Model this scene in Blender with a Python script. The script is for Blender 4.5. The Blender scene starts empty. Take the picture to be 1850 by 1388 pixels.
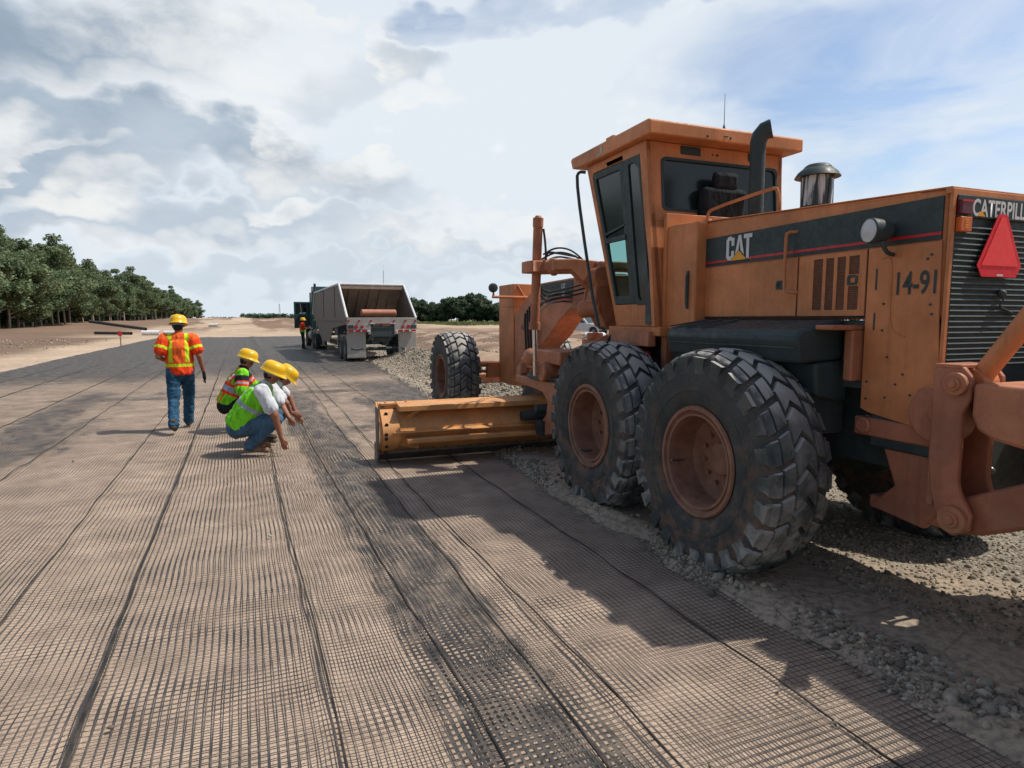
import bpy, bmesh, math, random
import numpy as np
from mathutils import Vector, Matrix, noise as mnoise
random.seed(7); rng = np.random.default_rng(11)
PI = math.pi
SC = bpy.context.scene
COL = SC.collection
V = Vector
# ------------------------------------------------------------------ helpers
def link(name, me, parent=None, m=None):
    o = bpy.data.objects.new(name, me); COL.objects.link(o)
    if parent: o.parent = parent
    if m is not None and me is not None:
        ms = m if isinstance(m, (list, tuple)) else [m]
        for k in ms: me.materials.append(k)
    return o
def tag(o, label=None, cat=None, group=None, kind=None):
    if label: o['label'] = label
    if cat: o['category'] = cat
    if group: o['group'] = group
    if kind: o['kind'] = kind
    return o
def empty(name, loc=(0,0,0), rz=0, **k):
    o = bpy.data.objects.new(name, None); COL.objects.link(o)
    o.location = loc; o.rotation_euler = (0,0,rz); o.empty_display_size = .2
    return tag(o, **k)
def npmesh(name, verts, faces, smooth=False):
    verts = np.asarray(verts, np.float32); faces = np.asarray(faces, np.int32)
    me = bpy.data.meshes.new(name); n, k = faces.shape
    me.vertices.add(len(verts)); me.vertices.foreach_set('co', verts.ravel())
    me.loops.add(n*k); me.loops.foreach_set('vertex_index', faces.ravel())
    me.polygons.add(n); me.polygons.foreach_set('loop_start', np.arange(0, n*k, k, dtype=np.int32))
    try: me.polygons.foreach_set('loop_total', np.full(n, k, np.int32))
    except Exception: pass
    me.update(calc_edges=True)
    if smooth: me.polygons.foreach_set('use_smooth', np.ones(n, bool))
    return me
def perp(d):
    d = V(d).normalized(); a = V((0,0,1)) if abs(d.z) < .9 else V((1,0,0))
    x = d.cross(a).normalized(); return x, d.cross(x).normalized()
class MB:
    """collects shapes into one mesh"""
    def __init__(s): s.v = []; s.f = []; s.mi = []; s.m = 0
    def add(s, vs, fs):
        o = len(s.v); s.v += [tuple(v) for v in vs]; s.f += [tuple(i+o for i in f) for f in fs]; s.mi += [s.m]*len(fs); return s
    def box(s, x0, x1, y0, y1, z0, z1):
        vs = [(x,y,z) for z in (z0,z1) for y in (y0,y1) for x in (x0,x1)]
        return s.add(vs, [(0,2,3,1),(4,5,7,6),(0,1,5,4),(2,6,7,3),(0,4,6,2),(1,3,7,5)])
    def rbox(s, c, size, rot):
        M = Matrix.Rotation(rot[2],3,'Z') @ Matrix.Rotation(rot[1],3,'Y') @ Matrix.Rotation(rot[0],3,'X')
        vs = [V(c) + M @ V((x*size[0]/2, y*size[1]/2, z*size[2]/2)) for z in (-1,1) for y in (-1,1) for x in (-1,1)]
        return s.add(vs, [(0,2,3,1),(4,5,7,6),(0,1,5,4),(2,6,7,3),(0,4,6,2),(1,3,7,5)])
    def bar(s, p0, p1, w, h, up=(0,0,1)):
        p0, p1 = V(p0), V(p1); d = (p1-p0).normalized(); x = d.cross(V(up)).normalized(); u = x.cross(d)
        vs = [p + x*a*w/2 + u*b*h/2 for p in (p0,p1) for a,b in ((-1,-1),(1,-1),(1,1),(-1,1))]
        return s.add(vs, [(0,3,2,1),(4,5,6,7),(0,1,5,4),(1,2,6,5),(2,3,7,6),(3,0,4,7)])
    def cyl(s, p0, p1, r0, r1=None, n=20, cap=True):
        r1 = r0 if r1 is None else r1; p0, p1 = V(p0), V(p1); x, y = perp(p1-p0)
        vs = [p + (x*math.cos(2*PI*i/n) + y*math.sin(2*PI*i/n))*r for p, r in ((p0,r0),(p1,r1)) for i in range(n)]
        fs = [(i,(i+1)%n,n+(i+1)%n,n+i) for i in range(n)]
        if cap: fs += [tuple(range(n))[::-1], tuple(range(n,2*n))]
        return s.add(vs, fs)
    def tube(s, pts, r, n=8, smooth=0):
        pts = [V(p) for p in pts]
        for _ in range(smooth):
            q = [pts[0]]
            for a, b in zip(pts[:-1], pts[1:]): q += [a.lerp(b,.25), a.lerp(b,.75)]
            pts = q + [pts[-1]]
        rs = r if isinstance(r, (list,tuple)) else [r]*len(pts)
        if len(rs) != len(pts): rs = [rs[0] + (rs[-1]-rs[0])*i/(len(pts)-1) for i in range(len(pts))]
        d = (pts[1]-pts[0]).normalized(); x, y = perp(d); vs = []
        for i, p in enumerate(pts):
            dn = ((pts[min(i+1,len(pts)-1)] - pts[max(i-1,0)])).normalized()
            x = (x - dn*x.dot(dn)).normalized(); y = dn.cross(x)
            vs += [p + (x*math.cos(2*PI*k/n) + y*math.sin(2*PI*k/n))*rs[i] for k in range(n)]
        fs = []
        for i in range(len(pts)-1):
            fs += [(i*n+k, i*n+(k+1)%n, (i+1)*n+(k+1)%n, (i+1)*n+k) for k in range(n)]
        fs += [tuple(range(n))[::-1], tuple(range((len(pts)-1)*n, len(pts)*n))]
        return s.add(vs, fs)
    def lathe(s, prof, c=(0,0,0), ax='z', n=32, closed=False):
        """prof: (r,h) list"""
        vs = []; m = len(prof)
        for i in range(n):
            a = 2*PI*i/n; ca, sa = math.cos(a), math.sin(a)
            for r, h in prof:
                p = {'z':(r*ca, r*sa, h), 'y':(r*ca, h, -r*sa), 'x':(h, r*ca, r*sa)}[ax]
                vs.append((p[0]+c[0], p[1]+c[1], p[2]+c[2]))
        fs = []
        for i in range(n):
            j = (i+1) % n
            for k in range(m if closed else m-1):
                l = (k+1) % m; fs.append((i*m+k, j*m+k, j*m+l, i*m+l))
        return s.add(vs, fs)
    def prism(s, pts, mp, t):
        """2D polygon pts, mp(u,v)->3D, t = thickness vector"""
        t = V(t); a = [V(mp(u,v)) for u,v in pts]; n = len(a)
        vs = a + [p+t for p in a]
        return s.add(vs, [tuple(range(n)), tuple(range(n,2*n))[::-1]] + [(i,n+i,n+(i+1)%n,(i+1)%n) for i in range(n)])
    def frame(s, outer, inner, mp, t):
        """ring plate between outer polygon and inner polygon (2D)"""
        n = len(inner); cx = sum(p[0] for p in inner)/n; cy = sum(p[1] for p in inner)/n
        def hit(p):
            dx, dy = p[0]-cx, p[1]-cy; best = None
            for (ax,ay),(bx,by) in zip(outer, outer[1:]+outer[:1]):
                ex, ey = bx-ax, by-ay; den = dx*ey - dy*ex
                if abs(den) < 1e-9: continue
                tt = ((ax-cx)*ey - (ay-cy)*ex)/den; uu = ((ax-cx)*dy - (ay-cy)*dx)/den
                if tt > 0 and -1e-6 <= uu <= 1+1e-6 and (best is None or tt < best): best = tt
            return (cx+dx*best, cy+dy*best)
        out = [hit(p) for p in inner]
        for c in outer:
            k = min(range(n), key=lambda i: (out[i][0]-c[0])**2 + (out[i][1]-c[1])**2); out[k] = c
        t = V(t); A = [V(mp(*p)) for p in out]; B = [V(mp(*p)) for p in inner]
        vs = A + B + [p+t for p in A] + [p+t for p in B]; fs = []
        for i in range(n):
            j = (i+1)%n
            fs += [(i,j,n+j,n+i),(2*n+i,3*n+i,3*n+j,2*n+j),(i,2*n+i,2*n+j,j),(n+i,n+j,3*n+j,3*n+i)]
        return s.add(vs, fs)
    def ball(s, c, r, n=12, m=8):
        r = (r,r,r) if not isinstance(r,(tuple,list)) else r; vs = []; fs = []
        for i in range(m+1):
            th = PI*i/m
            for k in range(n):
                a = 2*PI*k/n; vs.append((c[0]+r[0]*math.sin(th)*math.cos(a), c[1]+r[1]*math.sin(th)*math.sin(a), c[2]+r[2]*math.cos(th)))
        for i in range(m):
            fs += [(i*n+k, (i+1)*n+k, (i+1)*n+(k+1)%n, i*n+(k+1)%n) for k in range(n)]
        return s.add(vs, fs)
    def build(s, name, m, parent=None, bevel=0, smooth=True, angle=35, loc=None):
        me = bpy.data.meshes.new(name); me.from_pydata(s.v, [], s.f)
        bm = bmesh.new(); bm.from_mesh(me)
        bmesh.ops.remove_doubles(bm, verts=bm.verts, dist=1e-6) if False else None
        bmesh.ops.recalc_face_normals(bm, faces=bm.faces); bm.to_mesh(me); bm.free()
        o = link(name, me, parent, m)
        if any(s.mi): me.polygons.foreach_set('material_index', s.mi)
        if smooth:
            me.polygons.foreach_set('use_smooth', [True]*len(me.polygons))
            try: me.set_sharp_from_angle(angle=math.radians(angle))
            except Exception: pass
        if bevel:
            b = o.modifiers.new('b', 'BEVEL'); b.width = bevel; b.segments = 2; b.limit_method = 'ANGLE'; b.angle_limit = math.radians(40)
            b.harden_normals = False
        if loc: o.location = loc
        me.update()
        return o
def rrect(u0, u1, v0, v1, r, n=5):
    P = []
    for cx, cy, a0 in ((u1-r,v1-r,0),(u0+r,v1-r,90),(u0+r,v0+r,180),(u1-r,v0+r,270)):
        for i in range(n+1):
            a = math.radians(a0 + 90*i/n); P.append((cx+r*math.cos(a), cy+r*math.sin(a)))
    return P
def text(s, name, m, parent, origin, right, up, h, wscale=1, bold=.0, depth=.004, align='LEFT'):
    cu = bpy.data.curves.new(name, 'FONT'); cu.body = s; cu.offset = bold; cu.extrude = 0.0; cu.align_x = align; cu.size = 1
    o = bpy.data.objects.new(name, cu); COL.objects.link(o)
    dg = bpy.context.evaluated_depsgraph_get(); dg.update()
    me = bpy.data.meshes.new_from_object(o.evaluated_get(dg)); bpy.data.objects.remove(o)
    right = V(right).normalized(); up = V(up).normalized(); nr = right.cross(up)
    M = Matrix((( *(right*h*wscale), 0), ( *(up*h), 0), ( *(nr), 0), (0,0,0,1))).transposed()
    M = Matrix.Translation(V(origin)) @ M
    me.transform(M)
    ob = link(name, me, parent, m); return ob
# ------------------------------------------------------------------ numpy noise
def _h(i, j, s):
    n = (i.astype(np.int64)*374761393 + j.astype(np.int64)*668265263 + s*69069) & 0xffffffff
    n = ((n ^ (n >> 13))*1274126177) & 0xffffffff
    return ((n ^ (n >> 16)) & 0xffffff)/float(0xffffff)
def vnoise(x, y, s=0):
    x = np.asarray(x, float); y = np.asarray(y, float)
    i = np.floor(x); j = np.floor(y); fx = x-i; fy = y-j
    fx = fx*fx*(3-2*fx); fy = fy*fy*(3-2*fy)
    a = _h(i,j,s); b = _h(i+1,j,s); c = _h(i,j+1,s); d = _h(i+1,j+1,s)
    return (a*(1-fx)+b*fx)*(1-fy) + (c*(1-fx)+d*fx)*fy
def fbm(x, y, o=4, s=0):
    t = 0; a = .5
    for k in range(o): t = t + a*(vnoise(x*2**k, y*2**k, s+k*17)-.5); a *= .5
    return t
def sstep(a, b, x):
    t = np.clip((x-a)/(b-a), 0, 1); return t*t*(3-2*t)
# ------------------------------------------------------------------ materials
MATS = {}
class NT:
    def __init__(s, name, disp=False):
        s.m = bpy.data.materials.new(name); s.m.use_nodes = True; s.t = s.m.node_tree; s.t.nodes.clear()
        s.out = s.n('ShaderNodeOutputMaterial'); MATS[name] = s.m
    def n(s, typ, **k):
        o = s.t.nodes.new(typ)
        for a, b in k.items():
            if a.startswith('_'): continue
            setattr(o, a, b)
        return o
    def l(s, a, b): s.t.links.new(a, b)
    def val(s, node, key, v):
        if isinstance(v, (int,float,tuple,list)): node.inputs[key].default_value = v
        else: s.l(v, node.inputs[key])
    def math(s, op, a, b=0.0, c=0.0, clamp=False):
        o = s.n('ShaderNodeMath', operation=op, use_clamp=clamp); s.val(o,0,a); s.val(o,1,b)
        if op in ('MULTIPLY_ADD','SMOOTH_MIN'): s.val(o,2,c)
        return o.outputs[0]
    def noise(s, vec, scale, detail=3, rough=.55, dist=0):
        o = s.n('ShaderNodeTexNoise'); o.inputs['Scale'].default_value = scale; o.inputs['Detail'].default_value = detail
        o.inputs['Roughness'].default_value = rough; o.inputs['Distortion'].default_value = dist
        if vec is not None: s.l(vec, o.inputs['Vector'])
        return o.outputs[0]
    def ramp(s, x, a, b, c0=0, c1=1):
        o = s.n('ShaderNodeMapRange', interpolation_type='SMOOTHSTEP'); s.val(o,0,x)
        for i, v in enumerate((a,b,c0,c1)): o.inputs[i+1].default_value = v
        return o.outputs[0]
    def mix(s, f, a, b, bt='MIX'):
        o = s.n('ShaderNodeMix', data_type='RGBA', blend_type=bt, clamp_factor=True)
        s.val(o, 0, f)
        for k, v in ((6,a),(7,b)):
            if isinstance(v,(tuple,list)): o.inputs[k].default_value = tuple(v)[:3]+(1,)
            else: s.l(v, o.inputs[k])
        return o.outputs[2]
    def co(s, w='Object'):
        return s.n('ShaderNodeTexCoord').outputs[w]
    def mapv(s, vec, scale=(1,1,1), rot=(0,0,0), loc=(0,0,0)):
        o = s.n('ShaderNodeMapping'); s.l(vec, o.inputs[0]); o.inputs['Scale'].default_value = scale
        o.inputs['Rotation'].default_value = rot; o.inputs['Location'].default_value = loc; return o.outputs[0]
    def sep(s, v):
        o = s.n('ShaderNodeSeparateXYZ'); s.l(v, o.inputs[0]); return o.outputs
    def bump(s, h, strength=.3, dist=.01):
        o = s.n('ShaderNodeBump'); s.val(o,'Height',h); o.inputs['Strength'].default_value = strength; o.inputs['Distance'].default_value = dist; return o.outputs[0]
    def bsdf(s, col, rough=.5, metal=0, normal=None, spec=.5, **k):
        o = s.n('ShaderNodeBsdfPrincipled')
        s.val(o, 'Base Color', (tuple(col)[:3]+(1,)) if isinstance(col,(tuple,list)) else col)
        s.val(o, 'Roughness', rough); s.val(o, 'Metallic', metal); s.val(o, 'Specular IOR Level', spec)
        if normal is not None: s.l(normal, o.inputs['Normal'])
        for a, b in k.items(): s.val(o, a, b)
        return o.outputs[0]
    def end(s, sh): s.l(sh, s.out.inputs[0]); return s.m
def worn(name, col, rough=.45, metal=0, var=.25, dust=.35, dustcol=(.30,.22,.15), nscale=3, wear=0, wearcol=(.12,.07,.04), bump=.15, spec=.4, bscale=60, updust=0):
    n = NT(name); c = n.co(); g = n.n('ShaderNodeNewGeometry')
    a = n.noise(c, nscale, 5, .65); b = n.noise(c, nscale*9, 3, .6)
    dk = tuple(x*(1-var) for x in col); lt = tuple(min(1,x*(1+var*.6)) for x in col)
    cc = n.mix(n.ramp(a,.3,.7), dk, lt)
    cc = n.mix(n.math('MULTIPLY', n.ramp(b,.45,.75), .25), cc, dk)
    # dust: settles on upward faces, low parts and in patches
    up = n.ramp(n.sep(g.outputs['Normal'])[2], .2, .95); lo = n.ramp(n.sep(g.outputs['Position'])[2], 1.3, .1)
    pat = n.ramp(n.noise(c, nscale*2.2, 6, .7), .42, .66)
    d = n.math('MULTIPLY', n.math('MAXIMUM', n.math('MULTIPLY', up, .6), n.math('ADD', n.math('MULTIPLY',lo,.7), .15)), pat)
    cc = n.mix(n.math('MULTIPLY', d, dust), cc, dustcol)
    if updust: cc = n.mix(n.math('MULTIPLY', n.ramp(n.sep(g.outputs['Normal'])[2], .35, .85), updust), cc, tuple(x*1.15 for x in dustcol))  # upward faces painted paler with the dust tone, as if sunlit
    if bump < .2:
        sk = n.noise(n.mapv(c, (14,14,.9)), 1.0, 5, .7); cc = n.mix(n.math('MULTIPLY', n.ramp(sk,.50,.72), min(.5,dust*.55)), cc, tuple(x*.45 for x in col))
    if wear:
        w = n.ramp(n.noise(c, nscale*6, 8, .75), .62, .68); cc = n.mix(n.math('MULTIPLY', w, wear), cc, wearcol)
    r = n.ramp(b, .3, .7, max(.05,rough-.1), min(1,rough+.15))
    nm = n.bump(n.noise(c, bscale, 3), bump, .002)
    return n.end(n.bsdf(cc, r, metal, nm, spec))
PAINT = worn('machine_paint', (.55,.210,.082), .5, var=.26, dust=.6, wear=.4, dustcol=(.34,.20,.12), nscale=2, spec=.3)
PAINT3 = worn('linkage_paint', (.40,.150,.085), .5, var=.3, dust=.7, wear=.5, dustcol=(.30,.19,.13), nscale=2.5)
PAINT2 = worn('frame_paint', (.45,.175,.090), .6, var=.32, dust=.75, wear=.5, dustcol=(.36,.25,.15), nscale=2.5)
WORNP = worn('blade_paint', (.66,.31,.11), .5, var=.22, dust=.5, wear=.75, nscale=2.5, wearcol=(.16,.09,.05))
SEAMM = worn('seam_dark', (.02,.02,.02), .8, dust=.2)
BLACK = worn('black_paint', (.040,.058,.060), .5, var=.2, dust=.10, dustcol=(.08,.10,.10), spec=.25)
DARK = worn('greasy_dark', (.045,.062,.064), .6, var=.4, dust=.35, dustcol=(.12,.10,.08))
STEEL = worn('bare_steel', (.16,.15,.14), .42, metal=.6, var=.3, dust=.5, wear=.3)
CHROME = worn('chrome_rod', (.75,.76,.78), .14, metal=1, var=.05, dust=.1, bump=.02)
RUBC = worn('tyre_carcass', (.048,.056,.056), .85, var=.3, dust=.95, dustcol=(.20,.115,.075), nscale=4, bump=.5, bscale=40)
RUBB = worn('tyre_tread', (.046,.056,.057), .7, var=.35, dust=1.0, dustcol=(.36,.34,.31), nscale=1.6, bump=.35, bscale=50, wear=.3, wearcol=(.20,.10,.06), updust=.8)  # dusty rubber, with sunlit tread tops painted into the colour
RUBS = worn('small_rubber', (.035,.037,.038), .8, var=.3, dust=.3)
RIM = worn('rim_paint', (.26,.125,.080), .7, var=.3, dust=.85, dustcol=(.25,.17,.12), nscale=5, wear=.4)
WHITEP = worn('white_paint', (.72,.73,.74), .35, var=.06, dust=.2, dustcol=(.5,.45,.38))
ALU = worn('aluminium', (.38,.36,.33), .45, metal=.2, var=.12, dust=.35, dustcol=(.45,.38,.3))
TRAILER = worn('hopper_inside', (.38,.29,.23), .6, var=.2, dust=.5, dustcol=(.42,.34,.26))
TRAILD = worn('hopper_side', (.20,.160,.130), .55, var=.2, dust=.5, dustcol=(.25,.2,.16))
GREENP = worn('tractor_green', (.012,.085,.075), .3, var=.2, dust=.15)
REDL = worn('red_lamp', (.45,.012,.02), .25, var=.1, dust=.1)
DREDL = worn('dark_red_lamp', (.11,.012,.022), .25, var=.1, dust=.1)
AMBER = worn('amber_lamp', (.60,.13,.02), .3, var=.1, dust=.1)
SIGNR = worn('sign_red', (.70,.015,.025), .5, var=.05, dust=.05)
def glow(name, col, k):
    n = NT(name); return n.end(n.bsdf(col, .5, 0, None, .3, **{'Emission Color': tuple(col)+(1,), 'Emission Strength': k}))
SIGNO = worn('sign_orange', (.93,.05,.05), .45, var=.05, dust=.05)
LETW = worn('letter_white', (.62,.64,.64), .5, var=.1, dust=.15)
LETY = worn('letter_yellow', (.80,.36,.02), .5, var=.1, dust=.1)
STRIPE = worn('stripe_red', (.50,.015,.02), .4, var=.1, dust=.15)
SLAT = worn('grille_slat', (.07,.10,.10), .5, var=.2, dust=.3, dustcol=(.12,.14,.13))
def glass(name, tint, tr, rough=.03, base=(.012,.02,.02)):
    n = NT(name); f = n.n('ShaderNodeFresnel'); f.inputs[0].default_value = 1.45
    t = n.n('ShaderNodeBsdfTransparent'); t.inputs[0].default_value = tuple(tint)+(1,)
    d = n.bsdf(base, rough, 0, None, .8)
    m = n.n('ShaderNodeMixShader'); m.inputs[0].default_value = tr; n.l(d, m.inputs[1]); n.l(t.outputs[0], m.inputs[2])
    return n.end(m.outputs[0])
GL_UP = glass('glass_tinted', (.08,.18,.18), .35, rough=.15)
GL_LO = glass('glass_clear', (.78,.93,.91), .90)
GL_RE = glass('glass_rear', (.05,.07,.07), .15, rough=.15)
GL_CAR = glass('glass_car', (.2,.3,.3), .2)
LENS = worn('lamp_lens', (.55,.58,.60), .15, var=.15, dust=.25)
def screenglass():
    n = NT('bowl_plastic'); c = n.co(); w = n.noise(n.mapv(c,(9,9,1.2)), 3, 3, .5, .6)
    cc = n.mix(n.ramp(w,.42,.62), (.03,.035,.037), (.50,.55,.56))
    return n.end(n.bsdf(cc, .2, .0))
BOWL = screenglass()
# cloth
def cloth(name, col, attr=False, var=.28, rough=.9, sheen=.0, emit=0, scale=14, bump=.9):
    n = NT(name); c = n.co(); a = n.noise(n.mapv(c,(1,1,.45)), scale, 4, .6, .4)
    if attr:
        at = n.n('ShaderNodeVertexColor'); at.layer_name = 'Col'; base = at.outputs[0]
    else:
        base = n.mix(0, col, col)
    cc = n.mix(n.ramp(a,.30,.62), n.mix(var*1.6, base, (0,0,0)), base)
    nm = n.bump(a, bump, .02)
    k = {}
    return n.end(n.bsdf(cc, rough, 0, nm, .15, **k))
VESTM = cloth('vest_cloth', None, True, .25, bump=.7, scale=16)
JEANS = cloth('denim', (.035,.105,.19), False, .26, scale=13, bump=1)
JEANL = cloth('denim_light', (.13,.23,.33), False, .35, scale=22, bump=1)
SHIRTW = cloth('white_cotton', (.66,.69,.74), False, .18)
SHIRTD = cloth('dark_cotton', (.02,.025,.03), False, .3)
GREYC = cloth('grey_cotton', (.35,.38,.42), False, .2)
GLOVE = cloth('glove_cloth', (.022,.022,.025), False, .3)
BOOT = worn('boot_leather', (.045,.032,.025), .8, var=.3, dust=.6)
BOOTT = worn('boot_tan', (.24,.14,.09), .8, var=.3, dust=.5)
def skin():
    n = NT('skin'); c = n.co(); a = n.noise(c, 25, 3)
    return n.end(n.bsdf(n.mix(a, (.22,.085,.05), (.34,.15,.09)), .5, 0, None, .4, **{'Subsurface Weight': .05}))
SKIN = skin()
HAIR = worn('hair', (.012,.009,.008), .7, var=.3, dust=0, bump=.6, bscale=120)
HATY = worn('helmet_yellow', (.80,.47,.015), .28, var=.08, dust=.12, bump=.03)
EYE = worn('eye', (.02,.015,.012), .2, dust=0)
# ------------------------------------------------------------------ camera, sun, sky
F = 1130.0; CH = 1.66; PITCH = math.atan(116/F)
cam = bpy.data.cameras.new('camera'); co_ = bpy.data.objects.new('camera', cam); COL.objects.link(co_)
cam.sensor_width = 36; cam.lens = 36*F/1850; cam.clip_end = 5000; cam.clip_start = .05
co_.location = (0,0,CH); co_.rotation_euler = (PI/2-PITCH, 0, 0); SC.camera = co_
SC.view_settings.view_transform = 'Standard'; SC.view_settings.look = 'None'; SC.view_settings.exposure = 0; SC.view_settings.gamma = 1
SUN = V((2.13,.30,3.28)).normalized(); ELEV = math.asin(SUN.z); AZ = math.atan2(SUN.x, SUN.y)
sl = bpy.data.lights.new('sun', 'SUN'); sl.energy = 4.3; sl.angle = math.radians(.53); sl.color = (1.0,.93,.83)
so = bpy.data.objects.new('sun', sl); COL.objects.link(so); so.rotation_euler = SUN.to_track_quat('Z','Y').to_euler(); so.location = (30,5,50)
w = bpy.data.worlds.new('World'); SC.world = w; w.use_nodes = True
class WT(NT):
    def __init__(s): s.t = w.node_tree; s.t.nodes.clear(); s.out = s.n('ShaderNodeOutputWorld')
n = WT()
sky = n.n('ShaderNodeTexSky', sky_type='NISHITA'); sky.sun_disc = False; sky.sun_elevation = ELEV; sky.sun_rotation = AZ
sky.altitude = 100; sky.air_density = 1.0; sky.dust_density = 1.5; sky.ozone_density = .6
bg1 = n.n('ShaderNodeBackground'); n.l(sky.outputs[0], bg1.inputs[0]); bg1.inputs[1].default_value = .15
d = n.co('Generated'); X, Y, Z = n.sep(d)[:3]
zz = n.math('MAXIMUM', Z, 0.0); yy = n.math('MAXIMUM', Y, .08)
az = n.math('DIVIDE', X, yy); el = n.math('DIVIDE', zz, yy)          # direction tangents towards the road
# perspective of a flat cloud deck
dz = n.math('ADD', zz, .10)
cv = n.n('ShaderNodeCombineXYZ'); n.val(cv,0,n.math('DIVIDE',X,dz)); n.val(cv,1,n.math('DIVIDE',Y,dz)); n.val(cv,2,n.math('MULTIPLY',zz,1.5))
deck = cv.outputs[0]
# puffs seen from the side
pv = n.mapv(d, (1,1,1.9))
n1 = n.noise(deck, .85, 9, .60, .1); n2 = n.noise(pv, 3.6, 8, .50, .0); n3 = n.noise(pv, 9, 12, .62, .1); n4 = n.noise(n.mapv(d,(1,1,3.2),(0,0,.3)), 2.2, 8, .55, .6)
vo = n.n('ShaderNodeTexVoronoi', feature='F1'); n.l(n.mapv(d,(1,1,1.4)), vo.inputs['Vector']); vo.inputs['Scale'].default_value = 11; vo.inputs['Detail'].default_value = 2; vo.inputs['Roughness'].default_value = .6
puff = n.math('SUBTRACT', .55, vo.outputs['Distance'])
warp = n.math('MULTIPLY', n.math('SUBTRACT', n2, .5), .26); warp2 = n.math('ADD', n.math('MULTIPLY', n.math('SUBTRACT', n3, .5), .07), n.math('MULTIPLY', puff, -.05))
def blob(u, v, su, sv, rot=0, k=1.0, hard=1.0):
    """soft elliptical cloud mass at azimuth tangent u, elevation tangent v"""
    a = n.math('SUBTRACT', az, u); b = n.math('SUBTRACT', el, v)
    a = n.math('ADD', a, n.math('ADD', warp, warp2)); b = n.math('ADD', b, n.math('ADD', n.math('MULTIPLY',warp,.55), warp2))
    c_, s_ = math.cos(rot), math.sin(rot)
    p = n.math('DIVIDE', n.math('ADD', n.math('MULTIPLY',a,c_), n.math('MULTIPLY',b,s_)), su)
    q = n.math('DIVIDE', n.math('SUBTRACT', n.math('MULTIPLY',b,c_), n.math('MULTIPLY',a,s_)), sv)
    r = n.math('ADD', n.math('MULTIPLY',p,p), n.math('MULTIPLY',q,q))
    return n.math('MULTIPLY', n.ramp(r, 1.1+hard, max(0,.95-hard), 0, 1), k)
def px(x, y): return (x-925)/1130, (578-y)/1130
def add(*a):
    r = a[0]
    for b in a[1:]: r = n.math('MAXIMUM', r, b)
    return r
front = n.ramp(Y, .0, .45)                                           # clouds bank up over the road ahead
# white cloud cover
cover = n.math('ADD', n.math('MULTIPLY', n.ramp(n1,.30,.60), .60), n.math('MULTIPLY', n.ramp(n2,.35,.65), .35))
big = add(blob(*px(300,200),.62,.36,0,1,.6), blob(*px(820,330),.52,.36,.1,.95,.7), blob(*px(760,60),.25,.10,0,.9,.4))
blue = add(blob(*px(1780,120),.36,.16,.2,1.0,.8), blob(*px(1500,90),.26,.07,.15,.70,.8), blob(*px(1800,330),.16,.05,.15,.6,.8), blob(*px(1150,5),.28,.03,.05,.45,.7), blob(*px(860,15),.06,.03,0,.6,.6))
cov = n.math('ADD', n.math('MULTIPLY', n.math('MAXIMUM', cover, big), 1), n.math('MULTIPLY', front, .5), clamp=True)
cov = n.math('SUBTRACT', cov, n.math('MULTIPLY', blue, n.ramp(n4,.35,.65,1.5,.35)), clamp=True)
cov = n.math('MULTIPLY', cov, n.ramp(zz, .85, .35, .30, 1))
# grey undersides
dark = add(blob(*px(110,60),.30,.072,-.06,1,.8), blob(*px(330,235),.36,.055,-.22,.95,.75), blob(*px(130,285),.20,.048,-.02,.9,.6), blob(*px(60,380),.24,.022,-.06,.6,.7),
           blob(*px(360,375),.26,.036,-.08,.6,.8), blob(*px(620,385),.16,.022,0,.4,.7), blob(*px(800,85),.05,.03,0,.55,.7), blob(*px(830,425),.22,.018,0,.35,.8), blob(*px(480,465),.45,.02,0,.3,.9), blob(*px(700,130),.10,.03,.3,.3,.9))
dark = n.math('MULTIPLY', dark, n.ramp(n2,.24,.55,.70,1))
# bright heads
head = add(blob(*px(560,225),.05,.05,.3,.95,.45), blob(*px(450,60),.22,.06,-.2,.6,.8), blob(*px(350,150),.28,.035,-.15,.55,.9), blob(*px(790,60),.045,.05,.4,1,.3), blob(*px(545,25),.06,.025,0,.95,.3), blob(*px(640,20),.07,.02,0,.7,.4),
           blob(*px(5,170),.03,.022,0,1,.3), blob(*px(60,245),.05,.04,.6,.7,.6), blob(*px(600,295),.14,.035,0,.7,.6), blob(*px(700,290),.06,.03,0,.7,.5), blob(*px(190,340),.09,.030,-.1,.85,.6), blob(*px(130,258),.08,.014,0,.7,.6), blob(*px(530,370),.06,.018,.2,.8,.5), blob(*px(820,155),.05,.025,0,.7,.5),
           blob(*px(820,390),.14,.035,.1,.6,.7), blob(*px(980,385),.10,.035,0,.6,.6), blob(*px(300,410),.20,.016,-.05,.5,.8), blob(*px(1780,150),.10,.022,.15,.8,.6), blob(*px(1840,330),.03,.025,0,1,.3), blob(*px(1700,230),.18,.02,.1,.6,.7))
detail = n.ramp(n.math('ADD', n.math('MULTIPLY',n3,.6), n.math('MULTIPLY',puff,.6)), .22, .60)
colw = n.mix(detail, (.78,.845,.91), (.89,.925,.955))
colw = n.mix(n.math('MULTIPLY', n.ramp(el, .0, .25, 1, 0), .35), colw, (.60,.71,.80))
colw = n.mix(n.math('MULTIPLY', dark, .88), colw, n.mix(n.ramp(n3,.3,.7), (.25,.335,.44), (.38,.47,.575)))
colw = n.mix(n.math('MULTIPLY', head, n.ramp(n3,.28,.68,.15,.95)), colw, (.95,.945,.92))
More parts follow.
